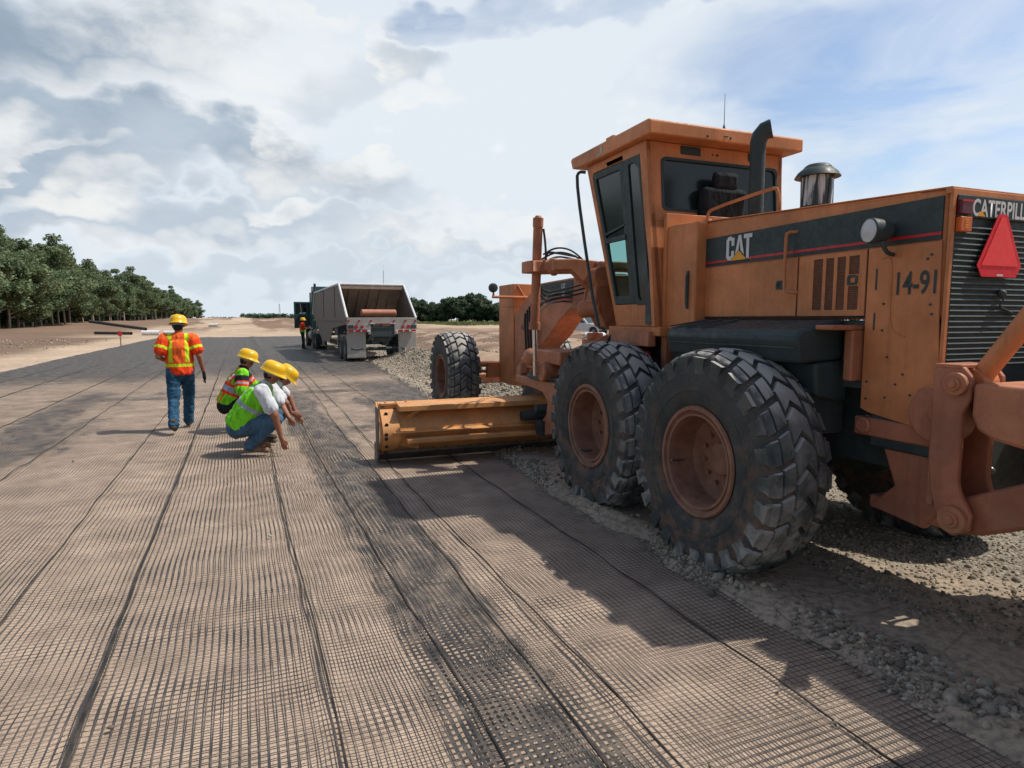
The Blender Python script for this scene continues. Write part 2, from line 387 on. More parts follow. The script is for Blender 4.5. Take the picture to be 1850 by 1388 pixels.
# cover away from the view: duller, so shaded sides stay dark
away = n.ramp(Y, -.15, .35, .34, 1.0)
high = n.ramp(Z, .45, .8, 1.0, .50)
bg2 = n.n('ShaderNodeBackground'); n.l(colw, bg2.inputs[0]); n.val(bg2, 1, n.math('MULTIPLY', away, high))
mx = n.n('ShaderNodeMixShader'); n.val(mx, 0, cov); n.l(bg1.outputs[0], mx.inputs[1]); n.l(bg2.outputs[0], mx.inputs[2])
n.l(mx.outputs[0], n.out.inputs[0])
# ------------------------------------------------------------------ ground
RV = np.array([-.396,.918]); QV = np.array([.918,.396])
def toxy(a, b): return a*RV[0] + b*QV[0], a*RV[1] + b*QV[1]
def edge(a):                                                         # ragged edge of the crushed stone
    a = np.asarray(a, float)
    return np.interp(a, [-10,2,4,6.8,12.8,24.7,31,60], [2.6,2.62,2.66,2.8,3.55,4.55,4.6,5.2]) + .22*fbm(a*1.3, a*0+3, 4, 5)
def gheight(a, b):
    z = np.zeros_like(a)
    rough = .10*fbm(a*.5, b*.5, 5, 2) + .35*fbm(a*.06, b*.08, 3, 9)
    left = sstep(-9.6, -12, b)
    z += left*(.10 + .95*sstep(-12, -30, b) + rough*(.5+sstep(-12,-20,b)))
    lim = np.interp(a,[6,12],[10.5,7.6]); right = sstep(lim, lim+2.5, b)
    fur = .16*np.sin(b*1.5 + 3*fbm(a*.05, b*.05, 2, 4)) + .30*fbm(a*.35, b*.5, 4, 6)
    z += right*(fur + .15)
    far = sstep(66, 80, a)
    for ma,mb_,mh,ra,rb in ((104,-3,1.25,9,5),(92,7.5,1.15,8,4),(122,5,1.7,10,6),(135,-14,1.5,14,7),(150,10,2.0,12,8),(175,-4,2.2,18,9)):
        z = z + mh*np.exp(-((a-ma)/ra)**2-((b-mb_)/rb)**2)*(.7+.9*vnoise(a*.35,b*.5,27))
    hills = 1.5*sstep(80, 190, a)*(.35 + 1.1*np.abs(fbm(a*.012+3, b*.05, 3, 21))*2) + .25*fbm(a*.2, b*.25, 3, 8)
    z = np.where(b > 12, z*(1-far), z*(1-.6*far)) + far*(hills*np.exp(-((b-2)/60)**2) + 1.9*sstep(110,330,a)*(.55+1.4*np.abs(fbm(a*.016,b*.045,4,23)))*np.exp(-((b-6)/70)**2))
    z += 1.0*sstep(300, 900, a)*np.exp(-(b/200)**2)*0
    return z
def gcolor(a, b):
    n1 = fbm(a*.4, b*.4, 4, 31)+.0; n2 = fbm(a*.05, b*.15, 3, 33)
    tan = np.array([.40,.29,.20]); brown = np.array([.175,.112,.076]); soil = np.array([.60,.462,.355]); sand = np.array([.56,.43,.31]); grass = np.array([.13,.17,.05])
    c = np.ones(a.shape+(3,))*soil
    def mixc(c, m, col): m = np.clip(m,0,1)[...,None]; return c*(1-m) + m*col
    c = mixc(c, sstep(-7.0,-7.6,b), sand)
    c = mixc(c, sstep(-9.8+.8,-11.2,b+1.2*n1), brown)
    c = mixc(c, sstep(-11,-20,b)*sstep(-.05,.12,n2)*.22, tan)
    lim = np.interp(a,[6,12],[10,7.4]); c = mixc(c, sstep(lim,lim+1.5,b), brown*1.15)
    c = mixc(c, sstep(lim,lim+1.5,b)*sstep(.02,.14,n1+n2), tan*1.05)
    f = sstep(64,70,a+3*n1)*sstep(-17,-10,b+4*n1)*sstep(12,6,b); c = mixc(c, f, sand)
    c = mixc(c, sstep(76,110,a)*sstep(-60,-20,b)*sstep(60,20,b)*sstep(-.03,.05,fbm(a*.045,b*.16,4,37)), brown*1.3)
    for ma,mb_,ra,rb in ((92,7.5,9,5),(122,5,9,6),(135,-14,12,7),(150,10,12,8)): c = mixc(c, 1.1*np.exp(-((a-ma)/ra)**2-((b-mb_)/rb)**2)*sstep(-.1,.1,n1), brown*1.25)
    c = mixc(c, sstep(64,70,a)*sstep(8,12,b)*sstep(.0,.1,n1), tan)
    g = np.maximum(sstep(130,175,a)*sstep(30,60,b), sstep(-31,-36,b)); c = mixc(c, g, grass)
    g2 = sstep(95,120,a)*sstep(30,40,b)*(1-g); c = mixc(c, g2*.8, sand*1.05)
    c = mixc(c, sstep(500,700,a), grass*.8)
    return c*(1+.35*n1)[...,None]
def spaced(lo, hi, n_, c, s):
    t = np.linspace(np.arcsinh((lo-c)/s), np.arcsinh((hi-c)/s), n_); return c + s*np.sinh(t)
def sheet(name, A, B, hf, m, cf=None, uvf=None, smooth=True, kind='structure', keep=None):
    AA, BB = np.meshgrid(A, B, indexing='ij'); Z_ = hf(AA, BB); x, y = toxy(AA, BB)
    na, nb = len(A), len(B); vs = np.stack([x, y, Z_], -1).reshape(-1,3)
    i = np.arange(na-1)[:,None]*nb + np.arange(nb-1)[None,:]
    fs = np.stack([i, i+1, i+nb+1, i+nb], -1).reshape(-1,4)
    if keep is not None:
        k = keep(AA, BB)[:-1,:-1].reshape(-1); fs = fs[k]
    fs = fs[:, ::-1]
    # orient up
    p = vs[fs[0]]; nz = np.cross(p[1]-p[0], p[2]-p[0])[2]
    if nz < 0: fs = fs[:, ::-1]
    me = npmesh(name, vs, fs, smooth)
    if cf is not None:
        c = cf(AA, BB).reshape(-1,3); at = me.color_attributes.new('Col', 'FLOAT_COLOR', 'POINT')
        at.data.foreach_set('color', np.concatenate([np.clip(c,0,1), np.ones((len(c),1))], 1).astype(np.float32).ravel())
    if uvf is not None:
        u = uvf(AA, BB).reshape(-1,3); at = me.attributes.new('grid', 'FLOAT_VECTOR', 'POINT'); at.data.foreach_set('vector', u.astype(np.float32).ravel())
    o = link(name, me, None, m)
    if kind: o['kind'] = kind
    return o
def soilmat():
    n = NT('soil'); c = n.co(); at = n.n('ShaderNodeVertexColor'); at.layer_name = 'Col'
    a = n.noise(c, 3.5, 9, .68); b = n.noise(c, 55, 5, .7); e = n.noise(n.mapv(c,(1,1,1)), .35, 5, .6)
    cc = n.mix(n.ramp(a,.3,.7,.45,0), at.outputs[0], (.13,.095,.07))
    cc = n.mix(n.ramp(b,.52,.72,0,.5), cc, n.mix(.55, at.outputs[0], (.75,.68,.58)))
    cc = n.mix(n.ramp(e,.4,.65,0,.25), cc, (.22,.16,.12))
    nm = n.bump(n.math('ADD', n.math('MULTIPLY',a,1.2), n.math('MULTIPLY',b,.35)), .9, .03)
    return n.end(n.bsdf(cc, .95, 0, nm, .15))
SOIL = soilmat()
ground = sheet('ground', np.concatenate([spaced(-60, 4200, 520, 4, 9)]), spaced(-2200, 2200, 420, 0, 6), gheight, SOIL, gcolor)
# geogrid laid over the soil: a real mesh with open cells
def ridges(a, b):
    z = .010 + .012*(fbm(a*2.2, b*1.1, 3, 41)+.3) + .006*np.sin(a*7 + 5*fbm(a*.7, b*.6, 2, 43))
    def crease(bc, wd, h, s): 
        return h*np.exp(-((b - bc - .18*fbm(a*.5, a*0+s, 3, s))/wd)**2)*(.5+vnoise(a*1.7, b*3, s+3))
    z = z + crease(.98,.20,.050,50) + crease(.30,.05,.016,51) + crease(-.67,.05,.016,52) + crease(-1.26,.05,.016,53) + crease(-2.3,.06,.02,54) + crease(-2.9,.15,.03,55) + crease(1.4,.05,.016,56)
    z = z + .05*sstep(10,16,a)*sstep(2.2,3.2,b)*(fbm(a*.8,b*1.5,3,58)+.5)
    return np.maximum(z, .004)
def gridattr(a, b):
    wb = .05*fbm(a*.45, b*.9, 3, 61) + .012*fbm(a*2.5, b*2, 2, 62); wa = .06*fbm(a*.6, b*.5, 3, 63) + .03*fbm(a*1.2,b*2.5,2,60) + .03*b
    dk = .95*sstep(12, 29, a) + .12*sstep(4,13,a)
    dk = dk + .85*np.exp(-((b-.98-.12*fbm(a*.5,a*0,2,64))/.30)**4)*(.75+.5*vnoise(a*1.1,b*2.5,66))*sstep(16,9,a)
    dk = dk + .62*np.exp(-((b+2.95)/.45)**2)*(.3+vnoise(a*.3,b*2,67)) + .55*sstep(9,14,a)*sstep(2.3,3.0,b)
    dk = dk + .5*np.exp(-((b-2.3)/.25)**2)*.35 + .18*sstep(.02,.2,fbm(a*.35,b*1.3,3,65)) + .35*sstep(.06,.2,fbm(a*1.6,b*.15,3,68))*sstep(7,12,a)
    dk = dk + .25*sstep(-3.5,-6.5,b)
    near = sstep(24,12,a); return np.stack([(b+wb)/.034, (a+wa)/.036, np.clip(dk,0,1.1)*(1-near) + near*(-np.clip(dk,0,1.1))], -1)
def gridmat():
    n = NT('geogrid_mesh'); at = n.n('ShaderNodeAttribute'); at.attribute_name = 'grid'; s = n.sep(at.outputs['Vector']); c = n.co()
    def line(x, wd):                       # distance to the nearest cord, in cells
        f = n.math('ABSOLUTE', n.math('SUBTRACT', n.math('FRACT', x), .5)); return n.math('GREATER_THAN', f, n.math('SUBTRACT', .5, wd))
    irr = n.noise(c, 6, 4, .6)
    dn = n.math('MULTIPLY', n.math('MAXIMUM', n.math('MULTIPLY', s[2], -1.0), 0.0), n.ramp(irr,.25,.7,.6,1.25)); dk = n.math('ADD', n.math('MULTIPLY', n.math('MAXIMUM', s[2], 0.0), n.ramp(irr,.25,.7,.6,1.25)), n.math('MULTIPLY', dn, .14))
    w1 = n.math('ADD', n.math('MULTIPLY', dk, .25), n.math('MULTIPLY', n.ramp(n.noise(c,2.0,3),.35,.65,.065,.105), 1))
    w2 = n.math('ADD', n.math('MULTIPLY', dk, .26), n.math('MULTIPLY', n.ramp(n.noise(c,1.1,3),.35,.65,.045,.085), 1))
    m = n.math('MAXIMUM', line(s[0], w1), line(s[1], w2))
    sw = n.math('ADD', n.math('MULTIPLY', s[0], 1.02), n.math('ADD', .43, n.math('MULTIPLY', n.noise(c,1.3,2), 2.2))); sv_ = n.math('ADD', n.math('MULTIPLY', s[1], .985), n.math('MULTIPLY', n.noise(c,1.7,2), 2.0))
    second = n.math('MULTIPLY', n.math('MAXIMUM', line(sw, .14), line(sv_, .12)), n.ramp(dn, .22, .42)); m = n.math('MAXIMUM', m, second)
    # knots
    fx = n.math('SUBTRACT', .5, n.math('ABSOLUTE', n.math('SUBTRACT', n.math('FRACT', s[0]), .5))); fy = n.math('SUBTRACT', .5, n.math('ABSOLUTE', n.math('SUBTRACT', n.math('FRACT', s[1]), .5)))
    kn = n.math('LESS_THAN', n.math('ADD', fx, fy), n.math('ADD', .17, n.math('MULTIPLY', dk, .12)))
    m = n.math('MAXIMUM', m, kn)
    du = n.noise(c, 5, 6, .7)
    col = n.mix(n.ramp(du,.38,.68,0,.7), (.034,.036,.037), (.20,.165,.135))
    bs = n.bsdf(col, .6, 0, None, .3); t = n.n('ShaderNodeBsdfTransparent'); mx = n.n('ShaderNodeMixShader')
    n.val(mx, 0, m); n.l(t.outputs[0], mx.inputs[1]); n.l(bs, mx.inputs[2]); return n.end(mx.outputs[0])
GRIDM = gridmat()
aa = [0.3]
while aa[-1] < 66.5: aa.append(aa[-1] + .035*max(1, aa[-1]/5))
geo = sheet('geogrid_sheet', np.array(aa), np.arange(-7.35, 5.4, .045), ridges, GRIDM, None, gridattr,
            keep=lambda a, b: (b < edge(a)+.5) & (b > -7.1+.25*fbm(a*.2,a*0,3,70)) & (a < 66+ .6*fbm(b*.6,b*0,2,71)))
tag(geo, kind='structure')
# stitched seams of the rolls
sm = MB()
for k, (bc, amp, r_) in enumerate([(.30,.055,.0055),(-.67,.04,.0075),(-1.26,.04,.005),(-2.30,.06,.005),(-3.45,.08,.006),(1.40,.09,.005),(.80,.09,.006),(1.16,.09,.006),(2.15,.05,.0045),(-4.8,.1,.007),(-5.9,.1,.007)]):
    A = np.array([0.8]+list(np.cumsum([.09*max(1,i/40) for i in range(150)])+.8)); A = A[A < 64]
    B = bc + amp*fbm(A*.40, A*0+k*7.3, 5, 80+k)*1.6 + .05*(A>14)*0 + (.018*A if bc > 1 else 0)
    Zs = ridges(A, B) + .003; x, y = toxy(A, B)
    sm.tube([(x[i],y[i],Zs[i]) for i in range(len(A))], r_, 5)
so_ = sm.build('seam', SEAMM, geo)
# crushed stone bed under the grader
def bedh(a, b):
    e = edge(a); t = b - e
    base = .045*sstep(-.05, .22, t) + .022*fbm(a*6, b*6, 4, 90)*sstep(-.1,.1,t) + .05*fbm(a*1.2, b*1.2, 3, 92)*sstep(0,.5,t)
    rid = .05*np.exp(-((t-.12)/.12)**2)*vnoise(a*4, b*4, 93)
    cb = np.interp(a, [-10,8,12,24,30], [5.0,5.2,5.7,6.3,6.6])
    pile = np.interp(a, [6.5,9,13,18,25,27.5], [0,.14,.34,.38,.36,0])*np.exp(-(np.abs(b-cb)/1.0)**2.2)*(.75+.7*vnoise(a*1.3,b*1.6,94)) + .05*fbm(a*4,b*4,3,95)*np.exp(-((b-cb)/1.4)**2)*sstep(8,11,a)
    # wheels press it flat
    z = base + rid + pile
    return np.where(t < -.06, -.02, z) - .03*sstep(12.5,14,b)
def bedcol(a, b):
    e = edge(a); t = b-e; n1 = fbm(a*1.1, b*1.1, 4, 96)
    cal = np.array([.42,.335,.25]); grv = np.array([.25,.215,.165])
    m = np.clip(sstep(1.0,1.8,t+1.6*n1), 0, 1)[...,None]; c = cal*(1-m) + grv*m
    return c*(1+.3*n1)[...,None]
def bedmat():
    n = NT('crushed_stone'); c = n.co(); at = n.n('ShaderNodeVertexColor'); at.layer_name = 'Col'
    v = n.n('ShaderNodeTexVoronoi'); n.l(c, v.inputs['Vector']); v.inputs['Scale'].default_value = 38
    b = n.noise(c, 20, 6, .7); e = n.noise(c, 2.2, 7, .65)
    cr = n.n('ShaderNodeTexVoronoi', feature='DISTANCE_TO_EDGE'); wp = n.n('ShaderNodeMix', data_type='VECTOR'); wp.inputs[0].default_value = .12; n.l(c, wp.inputs[4]); nz = n.n('ShaderNodeTexNoise'); nz.inputs['Scale'].default_value = 3; nz.inputs['Detail'].default_value = 4; n.l(nz.outputs['Color'], wp.inputs[5]); n.l(wp.outputs[1], cr.inputs['Vector']); cr.inputs['Scale'].default_value = 2.6
    ga = n.n('ShaderNodeAttribute'); ga.attribute_name = 'grid'; gm = n.sep(ga.outputs['Vector'])[0]
    cc = n.mix(n.math('MULTIPLY', n.ramp(v.outputs['Color'],.2,.8,0,.45), gm), at.outputs[0], (.52,.48,.40))
    cc = n.mix(n.math('MULTIPLY', n.ramp(cr.outputs['Distance'],.03,0,0,.5), n.math('SUBTRACT', 1.0, gm)), cc, (.16,.13,.10))
    cc = n.mix(n.ramp(b,.35,.6,.6,0), cc, (.11,.09,.07)); cc = n.mix(n.ramp(e,.35,.6,.3,0), cc, (.18,.15,.12))
    h = n.math('ADD', n.math('MULTIPLY', n.math('MULTIPLY', v.outputs['Distance'], -1.0), gm), n.math('MULTIPLY', b, .6))
    h = n.math('ADD', h, n.math('MULTIPLY', n.ramp(cr.outputs['Distance'],0,.03), .1))
    return n.end(n.bsdf(cc, .95, 0, n.bump(h, 1.0, .02), .2))
BEDM = bedmat()
ab_ = [-1.5]
while ab_[-1] < 60: ab_.append(ab_[-1] + .028*max(1, ab_[-1]/5))
bed = sheet('gravel_bed', np.array(ab_), np.concatenate([np.arange(2.2, 7.5, .032), np.arange(7.5, 14.5, .12)]), bedh, BEDM, bedcol, lambda a, b: np.stack([np.clip(sstep(1.0,1.8,b-edge(a)+1.6*fbm(a*1.1,b*1.1,4,96)) + sstep(5,8,a),0,1), a*0, a*0], -1), keep=lambda a, b: (b > edge(a)-.14) & (b < np.interp(a,[6,12],[14,8.6])+.6*fbm(a*.7,b*0,3,97)))
# loose stones
def ico(sub=0):
    bm = bmesh.new(); bmesh.ops.create_icosphere(bm, subdivisions=sub+1, radius=1); v_ = np.array([v.co[:] for v in bm.verts]); f_ = np.array([[q.index for q in f.verts] for f in bm.faces]); bm.free(); return v_, f_
IV, IF = ico(0)
def stonemat():
    n = NT('loose_stone'); at = n.n('ShaderNodeVertexColor'); at.layer_name = 'Col'; c = n.co(); b = n.noise(c, 45, 5, .7)
    return n.end(n.bsdf(n.mix(n.ramp(b,.35,.65,.35,0), at.outputs[0], (.12,.10,.08)), .9, 0, n.bump(b,.8,.01), .2))
STM = stonemat()
def stones(name, a, b, s, hf, sink=.35, warm=.5):
    N_ = len(a); z = hf(a, b); x, y = toxy(a, b)
    base = IV[None]*(1+rng.uniform(-.42,.38,(N_,12,1)))                # uneven lumps
    base = base*rng.uniform(.55,1.15,(N_,1,3))
    q = rng.normal(size=(N_,3,3)); Q, _ = np.linalg.qr(q); P = np.einsum('nij,nkj->nki', Q, base)*s[:,None,None]
    P += np.stack([x, y, z + s*(1-sink*2)*.6], -1)[:,None,:]
    fs = (IF[None] + (np.arange(N_)*12)[:,None,None]).reshape(-1,3)
    me = npmesh(name, P.reshape(-1,3), fs)
    t = rng.uniform(0,1,(N_,1)); c = np.array([.46,.355,.24])*(1-t)*warm + np.array([.37,.335,.27])*(1-(1-t)*warm); c = c*rng.uniform(.35,1.3,(N_,1))
    c = np.repeat(c, 12, 0); at = me.color_attributes.new('Col','FLOAT_COLOR','POINT')
    at.data.foreach_set('color', np.concatenate([np.clip(c,0,1), np.ones((len(c),1))],1).astype(np.float32).ravel())
    o = link(name, me, None, STM); return o
A1, B1, S1 = [], [], []
def put(a, b, s): A1.append(a); B1.append(b); S1.append(s)
k = 9000; a = rng.uniform(.5, 14, k); m_ = vnoise(a*2.2, a*0, 98) > .28+.5*rng.random(k); a = a[m_][:3400]; k = len(a); put(a, edge(a)+.06+rng.normal(0,.055,k), rng.uniform(.004,.017,k)*(1+.6*(rng.random(k)<.08)))
k = 150; a = rng.uniform(.5, 12, k); put(a, edge(a)+.12+np.abs(rng.normal(0,.12,k)), rng.uniform(.015,.032,k))
for a0,b0,n0 in ((2.25,2.80,190),(1.85,2.85,120),(1.45,2.84,150),(1.1,2.9,110),(2.9,2.75,70)): k = n0; put(rng.normal(a0,.11,k), rng.normal(b0,.09,k), rng.uniform(.005,.020,k)*(1+.9*(rng.random(k)<.15)))
k = 36000; a = rng.uniform(-.5, 8, k); b = rng.uniform(3.3, 8.5, k); m_ = (b > 3.55+.25*np.sin(a*2)+np.clip(1.6-a,0,2)*.5) & (vnoise(a*1.3,b*1.3,99)+.3*rng.random(k) > .38); put(a[m_], b[m_], rng.uniform(.005,.013,m_.sum())*(1+1.3*(rng.random(m_.sum())<.07)))
k = 20000; a = rng.uniform(7, 27, k); b = rng.normal(np.interp(a,[7,12,24,30],[5.2,5.7,6.2,6.4]), .95); m_ = b > edge(a)+.05; put(a[m_], b[m_], rng.uniform(.012,.034,m_.sum())*(1+.9*(rng.random(m_.sum())<.06)))
k = 2200; a = rng.uniform(26, 58, k); put(a, rng.uniform(5.5,12,k), rng.uniform(.02,.06,k))
st = stones('crushed_stones', np.concatenate(A1), np.concatenate(B1), np.concatenate(S1), bedh, .35)
tag(st, 'loose crushed stone heaped and scattered along the edge of the black grid and under the grader', 'gravel', kind='stuff')
k = 60; a = 1.5+rng.random(k)**2*25; b = rng.uniform(-5,2.6,k)
st2 = stones('scattered_pebbles', a, b, rng.uniform(.005,.016,k), lambda a,b: a*0+.016, 0, .2); tag(st2, 'small pale pebbles strewn over the black geogrid', 'pebbles', kind='stuff')
# dirt clods on the left bank and right field
k = 2600; a = rng.uniform(8, 60, k); b = np.where(rng.random(k)<.5, rng.uniform(-30,-9.6,k), rng.uniform(9,34,k))
cl = stones('dirt_clods', a, b, rng.uniform(.015,.075,k)*np.clip(a/40,.4,1.2), gheight, .3, 1.0); tag(cl, 'brown clods of earth lying on the bare fields beside the road', 'clods', kind='stuff')
# ------------------------------------------------------------------ trees
def leafmat(name, c0, c1):
    n = NT(name); c = n.co(); oi = n.n('ShaderNodeObjectInfo'); a = n.noise(c, .55, 3, .6); b = n.noise(c, 6, 2)
    cc = n.mix(n.ramp(a,.35,.65), c0, c1); cc = n.mix(n.ramp(b,.4,.7,0,.5), cc, tuple(x*.6 for x in c0))
    cc = n.mix(n.math('MULTIPLY', oi.outputs['Random'], .35), cc, (.13,.12,.05))
    bs = n.bsdf(cc, .7, 0, None, .25); t = n.n('ShaderNodeBsdfTranslucent'); n.l(cc, t.inputs[0]); mx = n.n('ShaderNodeMixShader'); mx.inputs[0].default_value = .25
    n.l(bs, mx.inputs[1]); n.l(t.outputs[0], mx.inputs[2]); return n.end(mx.outputs[0])
LEAF = leafmat('oak_leaves', (.120,.185,.105), (.240,.310,.160)); LEAFD = leafmat('dark_leaves', (.075,.125,.085), (.135,.190,.115))  # oak leaves lightened and blued, distance haze put into the colour
BARK = worn('bark', (.34,.29,.23), .9, var=.4, dust=0, bump=.8)
def leaves(cent, rad, n_, size, seed):
    r = np.random.default_rng(seed); cent = np.array(cent); rad = np.array(rad)
    i = r.integers(0, len(cent), n_); d = r.normal(size=(n_,3)); d /= np.linalg.norm(d,axis=1)[:,None]
    p = cent[i] + d*rad[i][:,None]*(r.random(n_)**.45)[:,None]*np.array([1,1,.62])
    t1 = r.normal(size=(n_,3)); t1[:,2] *= .5; t1 /= np.linalg.norm(t1,axis=1)[:,None]; t2 = np.cross(t1, r.normal(size=(n_,3))); t2 /= np.linalg.norm(t2,axis=1)[:,None]
    s = size*r.uniform(.5,1.3,n_)[:,None]; t1 = t1*s; t2 = t2*s*.7
    vs = np.stack([p-t1, p-t2*.8, p+t1, p+t2*.8], 1).reshape(-1,3); fs = np.arange(n_*4).reshape(-1,4); return vs, fs
def tree_data(seed, h, spread, open_=.5, low=.3, nl=4200, lm=LEAF, ls=.30):
    r = random.Random(seed); m = MB(); cent = []; rad = []
    lean = (r.uniform(-.05,.05), r.uniform(-.05,.05)); top = h*r.uniform(.62,.75)
    P = [(lean[0]*top*t + r.uniform(-.1,.1)*t, lean[1]*top*t + r.uniform(-.1,.1)*t, top*t) for t in (0,.2,.4,.6,.8,1)]
    m.tube(P, [.20,.05], 7)
    for k in range(15):
        t = r.uniform(low, 1); b = V(P[int(t*5)]).lerp(V(P[min(5,int(t*5)+1)]), t*5%1); an = r.uniform(0, 2*PI)
        L = spread*(1.05-.5*abs(t-.55))*r.uniform(.5,1.0); e = b + V((math.cos(an)*L, math.sin(an)*L, h*r.uniform(.08,.26)*(1.2-.6*t)))
        mid = b.lerp(e,.5) + V((0,0,-.25)); m.tube([b, mid, e], [.075,.02], 5)
        for q in (.55,.8,1.0):
            c = b.lerp(e, q) + V((r.uniform(-.5,.5), r.uniform(-.5,.5), r.uniform(-.2,.5))); cent.append(tuple(c)); rad.append(r.uniform(.55,1.15)*spread*.35)
    for k in range(5): cent.append((P[-1][0]+r.uniform(-1,1)*spread*.3, P[-1][1]+r.uniform(-1,1)*spread*.3, r.uniform(top, h*.97))); rad.append(spread*r.uniform(.22,.34))
    vs, fs = leaves(cent, rad, nl, ls, seed)
    tm = m.build('trunk', BARK).data; o = bpy.data.objects['trunk'] if 'trunk' in bpy.data.objects else None
    for ob in list(bpy.data.objects):
        if ob.data == tm: bpy.data.objects.remove(ob)
    lmz = npmesh('crown', vs, fs); lmz.materials.append(lm); return tm, lmz
TV = [tree_data(s, h, sp, low=lo, nl=int(n_*2.0), ls=.235) for s, h, sp, lo, n_ in ((1,12,5.0,.22,7600),(2,13.5,4.8,.25,7800),(3,10.5,4.9,.15,7200),(4,14.2,5.0,.36,6400),(5,11.5,5.6,.12,8200),(6,8.5,4.0,.10,5600))]
TD = [tree_data(s, h, sp, low=.05, nl=4800, lm=LEAFD, ls=.6) for s, h, sp in ((11,11,6.2),(12,9,6.0),(13,12,6.4))]
def plant(v, x, y, z, sc, rz, label, group):
    e = empty('tree', (x,y,z), rz, label=label, cat='tree', group=group); e.scale = (sc,sc,sc*random.uniform(.92,1.08))
    link('trunk', v[0], e); link('crown', v[1], e); return e
G1 = 'trees of the wood along the left side of the road'; ti = 0
for row in range(4):
    s = -26.0 + row*2.3
    while s < 430:
        b = -30.2 - row*4.2 + random.uniform(-1.3,1.3); a = 107 - 0 + s
        x, y = -70-.396*s - row*4.2*.918 + random.uniform(-1,1), 86+.918*s - row*4.2*.396 + random.uniform(-1,1)
        if x/y > -.492 and y > 300: break
        sc = random.uniform(.82,1.12)*(1+.10*math.sin(s*.05+1.3))*(.96+.06*row); v = TV[random.randrange(6)]
        z = float(gheight(np.array([x*RV[0]+y*RV[1]]), np.array([x*QV[0]+y*QV[1]]))[0])
        t = plant(v, x, y, z-.1, sc, random.uniform(0,6.28), ('leafy oak in the front row of the wood left of the road' if row == 0 else 'leafy oak standing deeper in the wood left of the road'), G1 + (' (front row)' if row == 0 else ' (behind)')); ti += 1
        s += random.uniform(3.6,5.6)*(1+max(0,s)*.0045)*(1+.25*row)
# undergrowth darkening the wood's floor
cc_ = []; 
for s in np.arange(-34, 420, 1.7):
    for k in range(2):
        cc_.append((-73-.396*s-random.uniform(0,7), 86+.918*s, random.uniform(1.0,3.0)))
vs, fs = leaves(cc_, [1.6]*len(cc_), 52000, .34, 77); me = npmesh('undergrowth', vs, fs); ug = link('undergrowth', me, None, LEAFD)
tag(ug, 'dark scrub and saplings growing between the trunks of the left wood', 'undergrowth', kind='stuff')
G2 = 'dark trees beyond the field on the right'
for i in range(64):
    X_ = -52 + i*1.95*1.05 + random.uniform(-1,1); Yt = 268 + random.uniform(-8,8) + (6 if i%2 else 0)
    plant(TD[random.randrange(3)], X_, Yt, .25, random.uniform(.72,1.02)*(1+.12*math.sin(i*.5)), random.uniform(0,6.28), 'round dark tree in the line beyond the field on the right', G2)
# far woods, one mass each
cc_ = [(-930*.40+random.uniform(0,75)+k*.0, 930+random.uniform(-10,10), random.uniform(1,8)) for k in range(220)]
cc2 = [(-220-random.uniform(0,260)*1.0, 760+random.uniform(-10,30)+0, random.uniform(1,5.5)) for k in range(0)]
cc3 = [(random.uniform(-420,-30), 820+random.uniform(-20,20), random.uniform(0,3.5)+max(0,(x_+300)*.0)) for x_ in range(500)]
cc_ = [(random.uniform(-365,-250), 850+random.uniform(-8,8), random.uniform(0,8.5)) for k in range(400)] + [(random.uniform(-440,-340), 900+random.uniform(-8,8), random.uniform(0,4)) for k in range(150)] + [(random.uniform(60,700), 700+random.uniform(-8,8), random.uniform(0,8)) for k in range(400)]
vs, fs = leaves(cc_, [4]*len(cc_), 26000, 1.3, 78); fw = link('far_wood', npmesh('far_wood', vs, fs), None, LEAFD)
tag(fw, 'low dark band of distant woodland on the horizon beyond the road end', 'woodland', kind='stuff')
# grass on the right meadow
k = 26000; gx = rng.uniform(-48, 110, k); gy = rng.uniform(150, 262, k); gz = np.full(k,.2)
t1 = rng.normal(size=(k,3))*[.25,.25,.05]; hgt = rng.uniform(.25,.8,k)
p = np.stack([gx,gy,gz],-1); vs = np.stack([p-t1, p+t1, p+t1*.6+np.stack([gx*0,gx*0,hgt],-1), p-t1*.6+np.stack([gx*0,gx*0,hgt],-1)],1).reshape(-1,3)
GR = leafmat('grass_blades', (.14,.19,.06), (.22,.25,.09)); gr = link('grass', npmesh('grass', vs, np.arange(k*4).reshape(-1,4)), None, GR); tag(gr, 'pale green meadow grass in front of the right tree line', 'grass', kind='stuff')
# ------------------------------------------------------------------ small far things
def gz_(x, y): return float(gheight(np.array([x*RV[0]+y*RV[1]]), np.array([x*QV[0]+y*QV[1]]))[0])
def pipe(x, y, L, r, ang, m, label, cat='pipe', group=None, z=None, tilt=0):
    e = MB(); d = V((math.cos(ang), math.sin(ang), tilt)); z0 = (gz_(x,y) if z is None else z) + r
    p = V((x,y,z0)); e.lathe([(r*.86,0),(r,0),(r,L),(r*.86,L)], closed=True, n=20)
    o = e.build('pipe', m); o.location = p; o.rotation_euler = d.to_track_quat('Z','Y').to_euler(); tag(o, label, cat, group); return o
pipe(-40.4, 68.5, 1.7, .27, .35, WHITEP, 'white pipe length lying by the road edge, left of the two at the wood side')
pipe(-38.0, 68.6, 1.6, .27, .15, WHITEP, 'white pipe length lying beside the walking worker\'s helmet, right one of the pair')
pipe(-43.9, 91.0, 1.3, .24, .1, WHITEP, 'small white pipe lying far off near the end of the left wood')
pipe(-37.6, 64.5, 6.6, .16, 2.98, RUBS, 'long black plastic pipe propped above another on the dirt bank', tilt=.12, z=.55)
pipe(-36.9, 60.8, 5.2, .15, 2.75, RUBS, 'black plastic pipe lying flat on the dirt bank below the propped one', z=.2)
